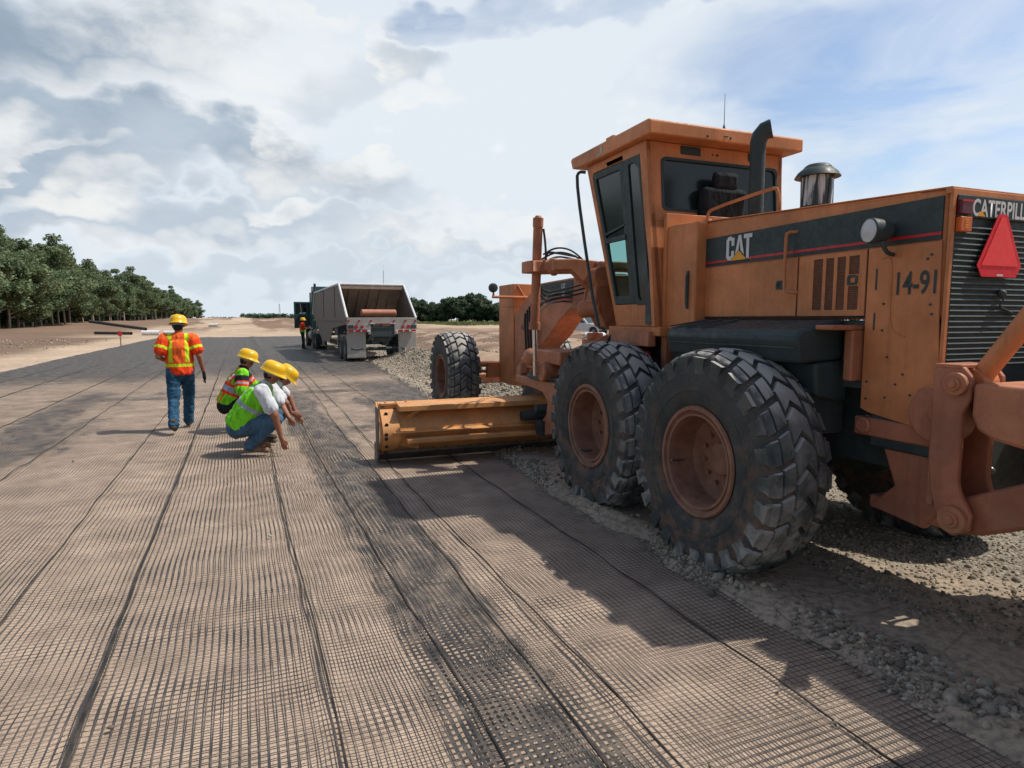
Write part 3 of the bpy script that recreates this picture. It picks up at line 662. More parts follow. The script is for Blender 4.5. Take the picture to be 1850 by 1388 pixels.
m = MB(); m.box(-.03,.03,-.03,.03,0,.9); sx = empty('survey_stake', (-24.6,39.4,0), 0, label='wooden survey stake with an orange ribbon at the left road edge', cat='stake')
m.build('post', worn('stake_wood',(.45,.33,.2),.8), sx); m = MB(); m.prism([(-.12,.66),(.10,.62),(.13,.92),(-.08,.97)], lambda u,v:(u,-.034,v), (0,-.01,0)); m.build('ribbon', SIGNO, sx)
def mast(name, x, y, h, w_, label, cat):
    e = empty(name, (x,y,0), .3, label=label, cat=cat); m = MB()
    for k in range(3):
        a = 2*PI*k/3; m.cyl((w_*math.cos(a),w_*math.sin(a),0),(w_*.35*math.cos(a),w_*.35*math.sin(a),h),.10*w_,n=5)
    nseg = int(h/(w_*2.2))
    for i in range(nseg):
        for k in range(3):
            a, b = 2*PI*k/3, 2*PI*(k+1)/3; s0 = w_*(1-.65*i/nseg); s1 = w_*(1-.65*(i+1)/nseg); z0, z1 = h*i/nseg, h*(i+1)/nseg
            m.cyl((s0*math.cos(a),s0*math.sin(a),z0),(s1*math.cos(b),s1*math.sin(b),z1),.05*w_,n=4)
    m.build('lattice', STEEL, e); m = MB(); m.cyl((0,0,h),(0,0,h*1.12),.05*w_,n=5); m.build('aerial', STEEL, e)
mast('radio_mast', -205*1.0, 555, 15.5, 1.1, 'thin lattice mast on the horizon left of the truck cab', 'mast')
mast('radio_mast', -101, 497, 40, .62, 'tall thin mast rising behind the hopper of the truck', 'mast')
# white drums behind the grader
for i, (x, y) in enumerate(((4.15,52.5),(5.9,50.5),(6.9,50.2))):
    m = MB(); m.lathe([(0,0),(.28,0),(.30,.05),(.28,.1),(.28,.45),(.30,.5),(.28,.55),(.26,.62),(0,.62)], n=18); d_ = m.build('drum', WHITEP); d_.location = (x*1.0, y, .1); d_.rotation_euler = (PI/2, 0, .2+i)
    d_.location.z = .38
    tag(d_, ['leftmost white drum lying on the field below the pickup','middle white drum lying on the field seen under the grader frame','rightmost white drum lying on the field, nearest the front tandem tyre'][i], 'drum', 'white drums on the field')
# ------------------------------------------------------------------ motor grader
G = empty('motor_grader', (2.02,5.21,0), math.radians(111.1), label='orange six-wheel motor grader with black striped hood, parked on the crushed stone', cat='motor grader')
def P(name, bevel=0, m=PAINT, par=None, **k):
    return lambda mb: mb.build(name, m, par or G, bevel=bevel, **k)
# --- tyres
GL_RE2 = glass('glass_dusty', (.05,.07,.07), .05, rough=.2)  # near-opaque pane, the unlit cab interior put into the glass colour
LOUV = worn('louvre_paint', (.20,.085,.045), .6, var=.2, dust=.4)
def tyre_parts(R=.752, W=.43, Rr=.355, N=25):
    """axis along y, outer side +y"""
    h = W/2
    prof = [(Rr*.92,-h*.62),(Rr*1.02,-h*.86),(Rr*1.22,-h*.99),(R*.74,-h*1.04),(R*.86,-h*1.02),(R*.925,-h*.93),(R*.955,-h*.80),(R*.965,-h*.4),(R*.968,0),(R*.965,h*.4),(R*.955,h*.80),(R*.925,h*.93),(R*.86,h*1.02),(R*.74,h*1.04),(R*.66,h*1.02),(R*.655,h*1.035),(R*.63,h*1.035),(R*.625,h*1.015),(Rr*1.22,h*.99),(Rr*1.08,h*.92),(Rr*1.02,h*.84),(Rr*.92,h*.62)]
    c = MB(); c.lathe(prof, ax='y', n=100, closed=False)
    me1 = c.build('t', RUBC).data
    b = MB()
    def crown(y): return R - .035*abs(y/h)**2.6*1.0 - (.10*max(0,abs(y/h)-.90)/.1)*.6
    def block(poly, top=1.0, drop=.034, rnd=.012):
        # poly list of (phi in pitch units, y/h); subdivide edges
        pts = []
        for (a0,b0),(a1,b1) in zip(poly, poly[1:]+poly[:1]):
            for q in range(3): pts.append((a0+(a1-a0)*q/3, b0+(b1-b0)*q/3))
        ca = sum(p[0] for p in pts)/len(pts); cb = sum(p[1] for p in pts)/len(pts)
        rings = []
        for sc, dr in ((1.10,-drop),(1.04,-.012),(.96,-.002),(.90,0)):
            ring = []
            for a_, b_ in pts:
                ph = (ca+(a_-ca)*sc)*2*PI/N; y = (cb+(b_-cb)*sc)*h; r = crown(y)*top + dr + random.uniform(-.0015,.0015)
                ring.append((r*math.cos(ph), y, -r*math.sin(ph)))
            rings.append(ring)
        r0 = crown(cb*h)*top; ph = ca*2*PI/N; rings_flat = [p for rg in rings for p in rg]; n_ = len(pts)
        vs = rings_flat + [(r0*math.cos(ph), cb*h, -r0*math.sin(ph))]; fs = []
        for k in range(3): fs += [(k*n_+i, k*n_+(i+1)%n_, (k+1)*n_+(i+1)%n_, (k+1)*n_+i) for i in range(n_)]
        fs += [(3*n_+i, 3*n_+(i+1)%n_, 4*n_) for i in range(n_)]
        b.add(vs, fs)
    for k in range(N):
        o = k
        block([(o+.02,-.33),(o+.42,-.02),(o+.02,.30),(o+.58,.34),(o+.97,.02),(o+.60,-.30)][0:1]+[(o+.42,0),(o+.02,.33),(o+.78,.33),(o+1.18,0),(o+.78,-.33)][0:5])
        for s in (-1,1):
            block([(o-.36,s*.40),(o+.42,s*.40),(o+.24,s*.73),(o-.54,s*.73)])
            block([(o-.60,s*.78),(o+.18,s*.78),(o+.10,s*.97),(o+.0,s*1.03),(o-.56,s*1.03),(o-.66,s*.97)], drop=.04)
        # side lugs running down the shoulder
    s_ = b
    for k in range(N):
        a = (k-.28)*2*PI/N
        for s in (-1,1):
            for (r0,r1,y0) in ((R*.93,R*.80,1.0),):
                p = []
                for r_, wd in ((r0,.060),(r1,.035)):
                    for dd in (-wd,wd):
                        ph = a + dd/r_*.9; p.append((r_*math.cos(ph), s*h*1.035+s*.012*(r_==r0), -r_*math.sin(ph)))
                q = [(x,y-s*.03,z) for x,y,z in p]
                s_.add(p+q, [(0,1,3,2),(4,6,7,5),(0,4,5,1),(1,5,7,3),(3,7,6,2),(2,6,4,0)])
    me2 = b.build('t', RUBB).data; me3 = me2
    # rim: flange ring, deep dish, hub with nuts
    r = MB()
    r.lathe([(Rr*.90,-h*.85),(Rr*1.01,-h*.80),(Rr*.9,-h*.7),(Rr*.88,h*.60),(Rr*.93,h*.78),(Rr*1.03,h*.86),(Rr*1.055,h*.93),(Rr*1.03,h*.985),(Rr*.97,h*.985),(Rr*.955,h*.90),(Rr*.92,h*.86),(Rr*.90,h*.93),(Rr*.86,h*.93),(Rr*.84,h*.80),(Rr*.83,h*.3),(Rr*.80,h*.02),(Rr*.70,-h*.12),(Rr*.30,-h*.18),(.0,-h*.18)], ax='y', n=64)
    hb = r; hb.lathe([(.0,h*.10),(.085,h*.08),(.11,-.0),(.12,-h*.2)], ax='y', n=28)
    for k in range(12):
        a = 2*PI*k/12; hb.cyl((.185*math.cos(a),-h*.2,.185*math.sin(a)),(.185*math.cos(a),-h*.03,.185*math.sin(a)),.016,n=6)
        hb.cyl((.27*math.cos(a+.2),-h*.25,.27*math.sin(a+.2)),(.27*math.cos(a+.2),-h*.10,.27*math.sin(a+.2)),.012,n=6)
    rim = r.build('t', RIM).data; hub = rim
    vs = MB(); vs.tube([(Rr*.80,h*.4,0),(Rr*.82,h*.75,0),(Rr*.74,h*.95,.01)],.007,6,1); valve = vs.build('t', STEEL).data
    for o in [o for o in bpy.data.objects if o.name.startswith('t') and o.data in (me1,me2,me3,rim,hub,valve)]: bpy.data.objects.remove(o)
    return me1, me2, me3, rim, hub, valve
TP = tyre_parts()
def wheel(x, y, z, flip=False, rot=0, steer=0):
    e = empty('wheel', (x,y,z)); e.parent = G; e.rotation_euler = (0, rot, steer + (PI if flip else 0))
    t = link('tyre', TP[0], e); 
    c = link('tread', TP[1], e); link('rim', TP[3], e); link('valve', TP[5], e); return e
for x, rr in ((-.7615,.2),(.7615,1.1)):
    wheel(x, .950, .722, rot=rr); wheel(x, -.955, .725, True, rr+.5)
for s_, f_, r_ in ((1,False,.4),(-1,True,.8)):
    wheel(6.09, s_*.865, .715, f_, r_, -.02).scale = (1,1.14,1)
# --- hood and engine bay
H1 = .497
m = MB(); m.prism([(-1.885,1.66),(-1.885,2.325),(-1.84,2.335),(.30,2.445),(.30,1.66)], lambda u,v:(u,-H1,v), (0,2*H1,0)); P('hood', .022)(m)
m = MB(); m.prism([(-1.885,2.328),(.06,2.432),(.06,2.44),(-1.885,2.337)], lambda u,v:(u,-H1-.006,v), (0,2*H1+.012,0)); m.box(-1.905,-1.87,-.512,.512,2.30,2.335); P('hood_rim', .006)(m)
def lp(u, v, y): return (u, y, v)
m = MB(); m.prism([(.02,1.685),(.02,2.065),(-.915,2.065),(-.915,1.685)], lambda u,v:(u,H1,v),(0,.008,0)); dp = P('side_door', .003)(m)
m = MB(); m.frame([(-.93,1.685),(-.93,2.065),(-1.43,2.065),(-1.43,1.685)][::-1], rrect(-1.385,-1.05,1.72,2.04,.005,1), lambda u,v:(u,H1,v),(0,.008,0))
for k in range(1,4): u = -1.05-.335*k/4; m.box(u-.012,u+.012,H1,H1+.009,1.71,2.05)
m.box(-1.388,-1.30,H1,H1+.010,1.86,1.93)
lo = P('louvre_door', 0)(m)
m = MB(); m.box(-1.39,-1.045,H1,H1+.001,1.715,2.045)
for k in range(30): z = 1.722+k*.0108; m.rbox((-1.2175,H1+.004,z),(.335,.007,.003),(.5,0,0))
m.build('louvre', LOUV, lo)
m = MB()
for u in (-.775,-1.345):
    m = MB(); m.frame(rrect(u-.034,u+.034,1.865,1.925,.006,2), rrect(u-.02,u+.02,1.88,1.912,.008,2), lambda a,b:(a,H1+.009,b),(0,.008,0)); m.box(u-.02,u+.02,H1+.009,H1+.0095,1.88,1.912)
    m.build('latch', DARK, G)
m = MB(); m.tube([(-.90,H1+.005,2.235),(-.86,H1+.05,2.235),(-.855,H1+.055,2.20),(-.855,H1+.055,1.87),(-.87,H1+.055,1.845),(-.93,H1+.005,1.84)],.011,8,1); P('grab_handle')(m)
m = MB(); 
for u in (-.922,-1.437): m.box(u-.004,u+.004,H1,H1+.003,1.68,2.07)
m.box(-1.44,.03,H1,H1+.004,1.668,1.683); P('door_gap', 0, SEAMM)(m)
# stripe band with red line
m = MB(); m.box(-1.862,.05,H1,H1+.010,2.075,2.295); st = P('stripe_band', .001, BLACK)(m)
m = MB(); m.box(-1.862,.05,H1+.010,H1+.0125,2.098,2.114); m.build('red_line', STRIPE, st)
# logo: bold letters and triangle
def letter_C(m, x, w_, h_, z, mp, t):
    s = w_*.34; pts = [(w_,h_*.62),(w_,h_*.88),(w_*.82,h_),(w_*.18,h_),(0,h_*.86),(0,h_*.14),(w_*.18,0),(w_*.82,0),(w_,h_*.14),(w_,h_*.36),(w_-s,h_*.36),(w_-s,h_*.17),(s,h_*.17),(s,h_*.83),(w_-s,h_*.83),(w_-s,h_*.62)]
    # split in boxes for clean faces
    for x0,x1,z0,z1 in ((0,s,.10,.90),(s,w_-s,.83,1.0),(s,w_-s,0,.17),(w_-s,w_,.60,.93),(w_-s,w_,.07,.38),(s*.45,s,.90,.98),(s*.45,s,.02,.10),):
        m.prism([(x+x0,z+h_*z0),(x+x1,z+h_*z0),(x+x1,z+h_*z1),(x+x0,z+h_*z1)], mp, t)
def letter_A(m, x, w_, h_, z, mp, t):
    s = w_*.30
    m.prism([(x,z),(x+s,z),(x+w_*.5,z+h_*.78),(x+w_*.62,z+h_),(x+w_*.38,z+h_)], mp, t); m.prism([(x+w_,z),(x+w_*.62,z+h_),(x+w_*.5,z+h_*.78),(x+w_-s,z)], mp, t)
def letter_T(m, x, w_, h_, z, mp, t):
    m.prism([(x,z+h_*.83),(x+w_,z+h_*.83),(x+w_,z+h_),(x,z+h_)], mp, t); m.prism([(x+w_*.34,z),(x+w_*.66,z),(x+w_*.66,z+h_*.829),(x+w_*.34,z+h_*.829)], mp, t)
mpL = lambda u,v: (-u, H1+.0126, v)
m = MB(); x0 = .225; tt = (0,.003,0)
letter_C(m, x0, .085, .175, 2.105, mpL, tt); letter_A(m, x0+.088, .110, .175, 2.105, mpL, tt); letter_T(m, x0+.185, .085, .175, 2.105, mpL, tt)
lg = P('logo_lettering', 0, LETW)(m)
m = MB(); m.prism([(x0+.058,2.100),(x0+.222,2.100),(x0+.140,2.168)], lambda u,v:(-u,H1+.0164,v), (0,.003,0)); m.build('logo_triangle', LETY, lg)
m = MB(); m.prism([(x0+.046,2.093),(x0+.236,2.093),(x0+.141,2.180)], lambda u,v:(-u,H1+.0150,v), (0,.002,0)); m.build('triangle_outline', BLACK, lg)
text('14-91', 'unit_number', BLACK, G, (-1.612,H1+.0145,1.80), (-1,0,0), (0,0,1), .172, .66, .018)
# rear corner block (radiator guard) running low
m = MB(); m.prism([(-1.445,2.068),(-1.868,2.068),(-1.878,1.66),(-1.90,1.32),(-1.87,1.235),(-1.79,1.235),(-1.78,1.08),(-1.50,1.12),(-1.445,1.14)], lambda u,v:(u,H1+.0,v),(0,.012,0)); P('radiator_guard', .003)(m)
m = MB(); m.prism([(-1.445,1.661),(-1.87,1.661),(-1.89,1.32),(-1.80,1.10),(-1.445,1.14)], lambda u,v:(u,-H1,v),(0,2*H1-.003,0)); P('engine_block_cover', .01, DARK)(m)
m = MB()
for u,v in ((-1.82,2.0),(-1.83,1.74),(-1.84,1.69),(-1.60,1.45),(-1.66,1.30),(-1.60,1.22),(-1.75,1.25),(-1.48,1.3),(-1.48,1.2),(-1.56,1.6),(-1.56,1.75),(-1.80,1.98),(-1.7,1.36),(-1.83,1.29)): m.cyl((u,H1+.01,v),(u,H1+.018,v),.0065,n=8)
P('bolt', 0, DARK)(m)
m = MB(); m.tube([(-1.53,H1+.012,2.0),(-1.59,H1+.014,2.02),(-1.60,H1+.014,1.9),(-1.60,H1+.014,1.66),(-1.63,H1+.014,1.59),(-1.70,H1+.014,1.57)],.004,6,2); P('weld_seam', 0, PAINT)(m)
m = MB(); m.prism([(-1.50,1.95),(-1.51,1.95),(-1.51,1.83),(-1.50,1.83)], lambda u,v:(u,H1+.0125,v),(0,.002,0)); m.prism([(-1.50,1.70),(-1.51,1.70),(-1.51,1.60),(-1.50,1.60)], lambda u,v:(u,H1+.0125,v),(0,.002,0)); P('slot', 0, DARK)(m)
# rear grille
m = MB(); m.box(-1.895,-1.886,-.49,.49,1.15,2.30); gr_ = P('grille_panel', 0, BLACK)(m)
m = MB()
for k in range(26): z = 1.42+k*.0285; m.rbox((-1.902,0,z),(.016,.95 if not (1.55<z<1.9) else .95,.008),(0,.5,0))
m.build('slat', SLAT, gr_)
m = MB(); m.frame([(-.505,1.12),(.505,1.12),(.505,2.325),(-.505,2.325)], rrect(-.478,.478,1.16,2.295,.02), lambda u,v:(-1.89,u,v),(-.018,0,0)); P('grille_frame', .003, PAINT)(m)
m = MB(); m.box(-1.912,-1.896,-.47,.47,2.185,2.295); npl = P('name_plate', .003, BLACK)(m)
t = text('CATERPILLAR', 'name_lettering', LETW, npl, (-1.9135,.362,2.197), (0,-1,0), (0,0,1), .118, .74, .024)
m = MB(); m.prism([(-.325,2.194),(-.265,2.194),(-.295,2.222)], lambda u,v:(-1.9145,-u,v),(-.003,0,0)); m.build('name_triangle', LETY, npl)
def lamp_box(y0,y1,z0,z1,m_,name,rim=True):
    q = MB(); q.box(-1.935,-1.905,y0,y1,z0,z1); o = P(name, .005, m_)(q)
    if name == 'tail_light':
        q = MB(); q.box(-1.938,-1.934,y0,y1,z1-.012,z1-.001); q.build('lens_edge', REDL, o)
    else:
        q = MB()
        for k in range(4): q.box(-1.9375,-1.934,(y0+y1)/2-.012,(y0+y1)/2+.012,z0+.018+k*.012,z0+.024+k*.012)
        q.build('lens_mark', LETY, o)
for s in (1,-1):
    a, b = sorted((s*.475, s*.388)); lamp_box(a, b, 2.195, 2.268, DREDL, 'tail_light'); lamp_box(a, b, 2.108, 2.183, AMBER, 'turn_light')
# slow moving vehicle triangle
c0 = .142
def tri(k, z0): # truncated triangle points
    return [(-.148*k,.0),(-.135*k,-.02),(-.02*k-.012,.30),(.02*k+.012,.30),(.135*k,-.02),(.148*k,.0)]
m = MB(); m.prism([(c0+.178,1.945),(c0+.138,1.885),(c0-.138,1.885),(c0-.178,1.945),(c0-.034,2.21),(c0+.034,2.21)], lambda u,v:(-1.925,u,v),(-.004,0,0)); sv = P('slow_vehicle_sign', 0, SIGNR)(m); sv['label'] = 'red triangular slow vehicle sign'
m = MB(); m.prism([(c0+.148,1.943),(c0-.148,1.943),(c0-.015,2.195),(c0+.015,2.195)], lambda u,v:(-1.930,u,v),(-.002,0,0)); m.build('sign_face', SIGNO, sv)
m = MB(); m.prism([(c0+.02,1.89),(c0-.03,1.89),(c0-.03,1.9),(c0+.02,1.9)], lambda u,v:(-1.930,u,v),(-.001,0,0)); m.build('sign_print', LETW, sv)
# beacon bits below the sign
m = MB(); m.tube([(-1.91,.10,1.80),(-1.93,.08,1.77),(-1.92,.11,1.73),(-1.91,.02,1.71),(-1.91,-.03,1.69)],.006,6,1); m.ball((-1.92,.09,1.80),.022); P('wire', 0, DARK)(m)
# rear frame, fuel tank
m = MB(); m.box(-1.89,-1.50,-.49,.49,.92,1.12); m.box(-1.86,1.35,-.34,.34,.78,1.30); P('rear_frame', .015, DARK)(m)
# black side cover, grooved
m = MB()
m.prism([(.50,1.662),(.50,1.42),(.84,1.40),(.88,1.55),(.84,1.60),(.58,1.655)], lambda u,v:(-1.30,u,v),(1.30,0,0)); m.prism([(.45,1.42),(.45,1.15),(.70,1.2),(.72,1.40)], lambda u,v:(-1.30,u,v),(1.25,0,0)); sc_ = P('side_cover', .02, BLACK)(m)
m = MB()
for k in range(3): x = -.12-k*.17; m.add([(x,.60,1.655),(x-.03,.60,1.655),(x+.07,.86,1.608),(x+.10,.86,1.608),(x,.60,1.664),(x-.03,.60,1.664),(x+.07,.86,1.617),(x+.10,.86,1.617)],[(0,1,2,3),(4,7,6,5),(0,4,5,1),(1,5,6,2),(2,6,7,3),(3,7,4,0)])
m.box(-1.29,-.02,.868,.876,1.49,1.50); m.build('groove', DARK, sc_)
m = MB(); m.box(-1.43,-1.37,.40,.58,1.30,1.60); m.box(-1.43,-1.30,.44,.74,1.60,1.63); P('hanger', .01, PAINT2)(m)
m = MB(); m.box(-1.25,-.1,.40,.78,.95,1.25); m.cyl((-1.15,.6,1.1),(-.3,.6,1.1),.17,n=24); P('fuel_tank', .02, DARK)(m)
m = MB(); m.box(-1.444,.015,-.485,.485,1.25,1.655); P('belly_cover', .01, DARK)(m)
# tandem cases
for s in (1,-1):
    m = MB(); pr = []
    for k in range(9): a = PI/2+PI*k/8; pr.append((-.76+.22*math.cos(a), .72+.22*math.sin(a)))
    for k in range(9): a = -PI/2+PI*k/8; pr.append((.76+.22*math.cos(a), .72+.22*math.sin(a)))
    m.prism(pr, lambda u,v:(u, s*.46 if s>0 else -.72, v),(0,.26,0)); m.cyl((0,s*.2,.72),(0,s*.76,.72),.2); P('tandem_case', .015, DARK)(m)
# air precleaner
m = MB(); m.lathe([(0,0),(.122,0),(.125,.02),(.11,.03)], c=(-.66,.10,2.40)); pc = P('precleaner', 0, PAINT)(m)
m = MB(); m.lathe([(0,.355),(.07,.35),(.09,.335),(.095,.325),(.10,.323),(.132,.295),(.152,.262),(.135,.262),(.11,.27),(0,.27)], c=(-.66,.10,2.40)); m.build('rain_cap', BLACK, pc)
m = MB(); m.lathe([(0,.03),(.104,.03),(.104,.265),(0,.265)], c=(-.66,.10,2.40)); m.build('bowl', BOWL, pc)
m = MB(); m.lathe([(.101,.02),(.110,.02),(.110,.06),(.101,.06)], c=(-.66,.10,2.40), closed=True); m.build('band', BLACK, pc)
m = MB()
for k in range(7):
    a = .4+2*PI*k/7; m.bar((-.66+.106*math.cos(a),.10+.106*math.sin(a),2.43),(-.66+.106*math.cos(a+.15),.10+.106*math.sin(a+.15),2.67),.012,.006,(math.cos(a),math.sin(a),0))
m.build('strut', DARK, pc)
# exhaust
m = MB(); m.cyl((-.06,.10,2.38),(-.06,.10,3.00),.058,n=24,cap=False)
m.tube([(-.06,.10,2.98),(-.06,.10,3.05),(-.068,.092,3.10),(-.092,.068,3.138),(-.125,.035,3.15)],[.058,.074],20,0); ex = P('exhaust_stack', 0, BLACK)(m)
m = MB(); m.cyl((-.112,.048,3.147),(-.127,.033,3.151),.070,n=24); m.build('opening', SEAMM, ex)
# handrail on hood
m = MB(); m.tube([(.10,.44,2.42),(.10,.44,2.52),(.06,.44,2.545),(-.62,.44,2.565),(-.68,.44,2.545),(-.69,.44,2.40)][0:1]+[(.10,.44,2.51),(.05,.43,2.54),(-.50,.36,2.60),(-.56,.35,2.585),(-.57,.35,2.40)],.0125,8,1); P('handrail')(m)
m = MB(); m.lathe([(0,.05),(.03,.045),(.04,.02),(.045,0)], c=(.20,.36,2.44)); m.box(.12,.26,.30,.42,2.42,2.445); P('filler_cap')(m)
# rear work lamp on the hood side
m = MB(); m.lathe([(0,-.10),(.045,-.095),(.058,-.07),(.066,-.02),(.070,.03),(.064,.035)], c=(0,0,0), ax='y'); wl = P('work_lamp', 0, BLACK)(m)
wl.location = (-1.56,.62,2.150); wl.rotation_euler = (0,0,math.radians(-12))
m = MB(); m.lathe([(.0,.045),(.04,.042),(.064,.032)], ax='y'); m.build('lens', LENS, wl)
m = MB(); m.tube([(-1.60,.60,2.09),(-1.61,.58,2.03),(-1.60,.51,2.02)],.012,6,1); P('lamp_bracket', 0, DARK)(m)
# --- cab
def cabx(z, front=True):                # front edge leans forward, rear edge slightly
    return (1.17 + .41*(z-1.78)/1.37) if front else (.42+.19*(z-1.81)/1.25)
def caby(z): return .655 + .085*(z-1.6)/1.5
def side(u, v, s=1): return (u, s*caby(v), v)
CAB = empty('cab'); CAB.parent = G
def C(name, bevel=.0, m_=PAINT): return lambda mb: mb.build(name, m_, CAB, bevel=bevel)
for s in (1,-1):
    out = [(.40,1.60),(1.14,1.60),(1.19,1.80),(1.60,3.17),(.60,3.17),(.50,2.4)]
    out = [(.42,1.60),(1.115,1.60),(1.60,3.17),(.56,3.17)]
    # door opening and quarter glass as one frame each
    mp = lambda u,v: side(u,v,s)
    m = MB(); split = lambda z: .72+.17*(z-1.8)/1.3
    m.frame([(.42,1.60),(split(1.6)+.03,1.60),(split(3.17)+.03,3.17),(.56,3.17)], [(.56,1.83),(.70,1.80),(.745,1.84),(.86,3.0),(.84,3.05),(.75,3.06),(.66,3.0),(.525,1.90)][::1], mp, (0,-s*.05,0)); C('side_wall', .004)(m)
    m = MB(); m.frame([(split(1.6)+.0301,1.60),(1.125,1.60),(1.605,3.17),(split(3.17)+.0301,3.17)], [(.79,1.80),(1.13,1.80),(1.155,1.86),(1.50,3.06),(1.47,3.09),(.93,3.09),(.90,3.05)], mp, (0,-s*.05,0)); C('door_frame', .004)(m)
    # door: black frame, two panes
    m = MB(); m.frame([(.80,1.805),(1.128,1.805),(1.485,3.08),(.93,3.08)], [(.87,1.88),(1.12,1.88),(1.425,3.02),(.985,3.02)], lambda u,v:(u,s*(caby(v)+.004),v),(0,-s*.03,0)); m.bar((.90,s*(caby(2.42)+.002),2.41),(1.27,s*(caby(2.42)+.002),2.41),.03,.045,(0,0,1)); m.bar((.92,s*(caby(2.5)+.006),2.52),(1.28,s*(caby(2.5)+.006),2.47),.014,.02,(0,0,1)); dr = C('door', .003, BLACK)(m)
    m = MB(); m.prism([(.87,1.88),(1.12,1.88),(1.262,2.40),(.93,2.40)], lambda u,v:(u,s*(caby(v)-.012),v),(0,-s*.004,0)); m.build('pane', GL_LO, dr)
    m = MB(); m.prism([(.93,2.42),(1.265,2.42),(1.425,3.02),(.985,3.02)], lambda u,v:(u,s*(caby(v)-.012),v),(0,-s*.004,0)); m.build('pane', GL_UP, dr)
    m = MB(); m.frame([(.54,1.79),(.75,1.79),(.88,3.08),(.65,3.08)], [(.57,1.86),(.70,1.83),(.735,1.87),(.845,2.98),(.83,3.03),(.75,3.03),(.675,2.97),(.545,1.93)], lambda u,v:(u,s*(caby(v)+.003),v),(0,-s*.02,0)); qw = C('quarter_window', .0, BLACK)(m)
    m = MB(); m.prism([(.55,1.82),(.73,1.80),(.86,3.06),(.67,3.06)], lambda u,v:(u,s*(caby(v)-.010),v),(0,-s*.004,0)); m.build('pane', GL_RE, qw)
    m = MB(); m.prism([(.735,1.80),(.815,1.80),(.95,3.08),(.845,3.08)], lambda u,v:(u,s*(caby(v)+.0025),v),(0,-s*.01,0)); C('door_post', 0, BLACK)(m)
    m = MB(); m.tube([(1.62,s*.75,3.13),(1.66,s*.80,3.14),(1.72,s*.80,3.10),(1.62,s*.80,2.7),(1.25,s*.80,1.60),(1.2,s*.74,1.57)],.016,8,1); C('grab_rail', 0, DARK)(m)
    m = MB(); m.ball((.475,s*(caby(1.78)-.005),1.775),(.030,.012,.042),14,10); C('port_hole', 0, BLACK)(m)
    m = MB(); m.ball((.545,s*(caby(2.5)),2.62),(.012,.008,.03),8,6); m.box(.60,.64,s*caby(3.0)-.004,s*caby(3.0)+.004,3.09,3.12); C('hinge', 0, DARK)(m)
# rear wall
def rw(u, v): return (.42+.14*(v-1.6)/1.57, u, v)
m = MB(); m.frame([(-.70,1.60),(.70,1.60),(.735,3.17),(-.735,3.17)], rrect(-.665,.585,2.60,3.04,.05), rw, (.045,0,0)); m.box(.40,.44,-.62,.62,1.6,2.55); rwall = C('rear_wall', .004)(m)
m = MB(); m.frame(rrect(-.675,.595,2.59,3.05,.05), rrect(-.65,.57,2.615,3.025,.045), lambda u,v: (rw(u,v)[0]-.006,u,v), (.02,0,0)); rwn = C('rear_window', 0, BLACK)(m)
m = MB(); m.prism(rrect(-.66,.58,2.605,3.035,.045), lambda u,v: (rw(u,v)[0]+.012,u,v),(.004,0,0)); m.build('pane', GL_RE2, rwn)
for a_, b_ in ((.18,.39),(-.47,-.34)):
    m = MB(); m.prism(rrect(a_,b_,3.085,3.16,.006,1), lambda u,v:(rw(u,v)[0]-.004,u,v),(.01,0,0)); C('vent', .002, BLACK)(m)
m = MB(); m.ball((rw(.0,3.12)[0],.0,3.11),(.006,.018,.012),10,6); m.ball((rw(.03,3.12)[0],.05,3.11),(.006,.01,.01),10,6); m.ball((.385,.24,3.21),(.006,.012,.012),10,6); m.ball((.385,-.0,3.215),(.006,.01,.016),10,6); m.ball((.385,.05,3.225),(.006,.03,.006),10,6); C('rear_fitting', 0, DARK)(m)
# front wall and windscreen
def fw_(u, v): return (cabx(v)+.0, u, v)
m = MB(); m.frame([(-.65,1.60),(.65,1.60),(.735,3.17),(-.735,3.17)], rrect(-.635,.635,1.85,3.05,.04), fw_, (-.04,0,0)); C('front_wall', .004)(m)
m = MB(); m.prism(rrect(-.64,.64,1.84,3.06,.04), lambda u,v:(cabx(v)-.02,u,v),(-.004,0,0)); C('windscreen', 0, GL_LO)(m)
m = MB(); m.bar((1.33,.1,2.25),(1.42,.34,2.60),.012,.012); C('wiper', 0, BLACK)(m)
# roof
m = MB(); m.prism([(.385,3.175),(.385,3.285),(.42,3.30),(1.80,3.30),(1.83,3.28),(1.79,3.19),(1.60,3.175)], lambda u,v:(u,-.815,v),(0,1.63,0)); rf = C('roof', .012)(m)
m = MB(); m.lathe([(0,.07),(.006,.06),(.02,.0)], c=(.50,-.02,3.30)); m.cyl((.50,-.02,3.36),(.50,-.02,3.62),.0035,.002,n=6); C('antenna', 0, DARK)(m)
m = MB(); m.box(1.0,1.13,.76,.80,3.30,3.325); m.box(1.22,1.33,.8155,.823,3.215,3.27); C('roof_fitting', .003, PAINT)(m)
m = MB(); m.box(1.17,1.30,.816,.8185,3.20,3.27); C('sticker', 0, ALU)(m)
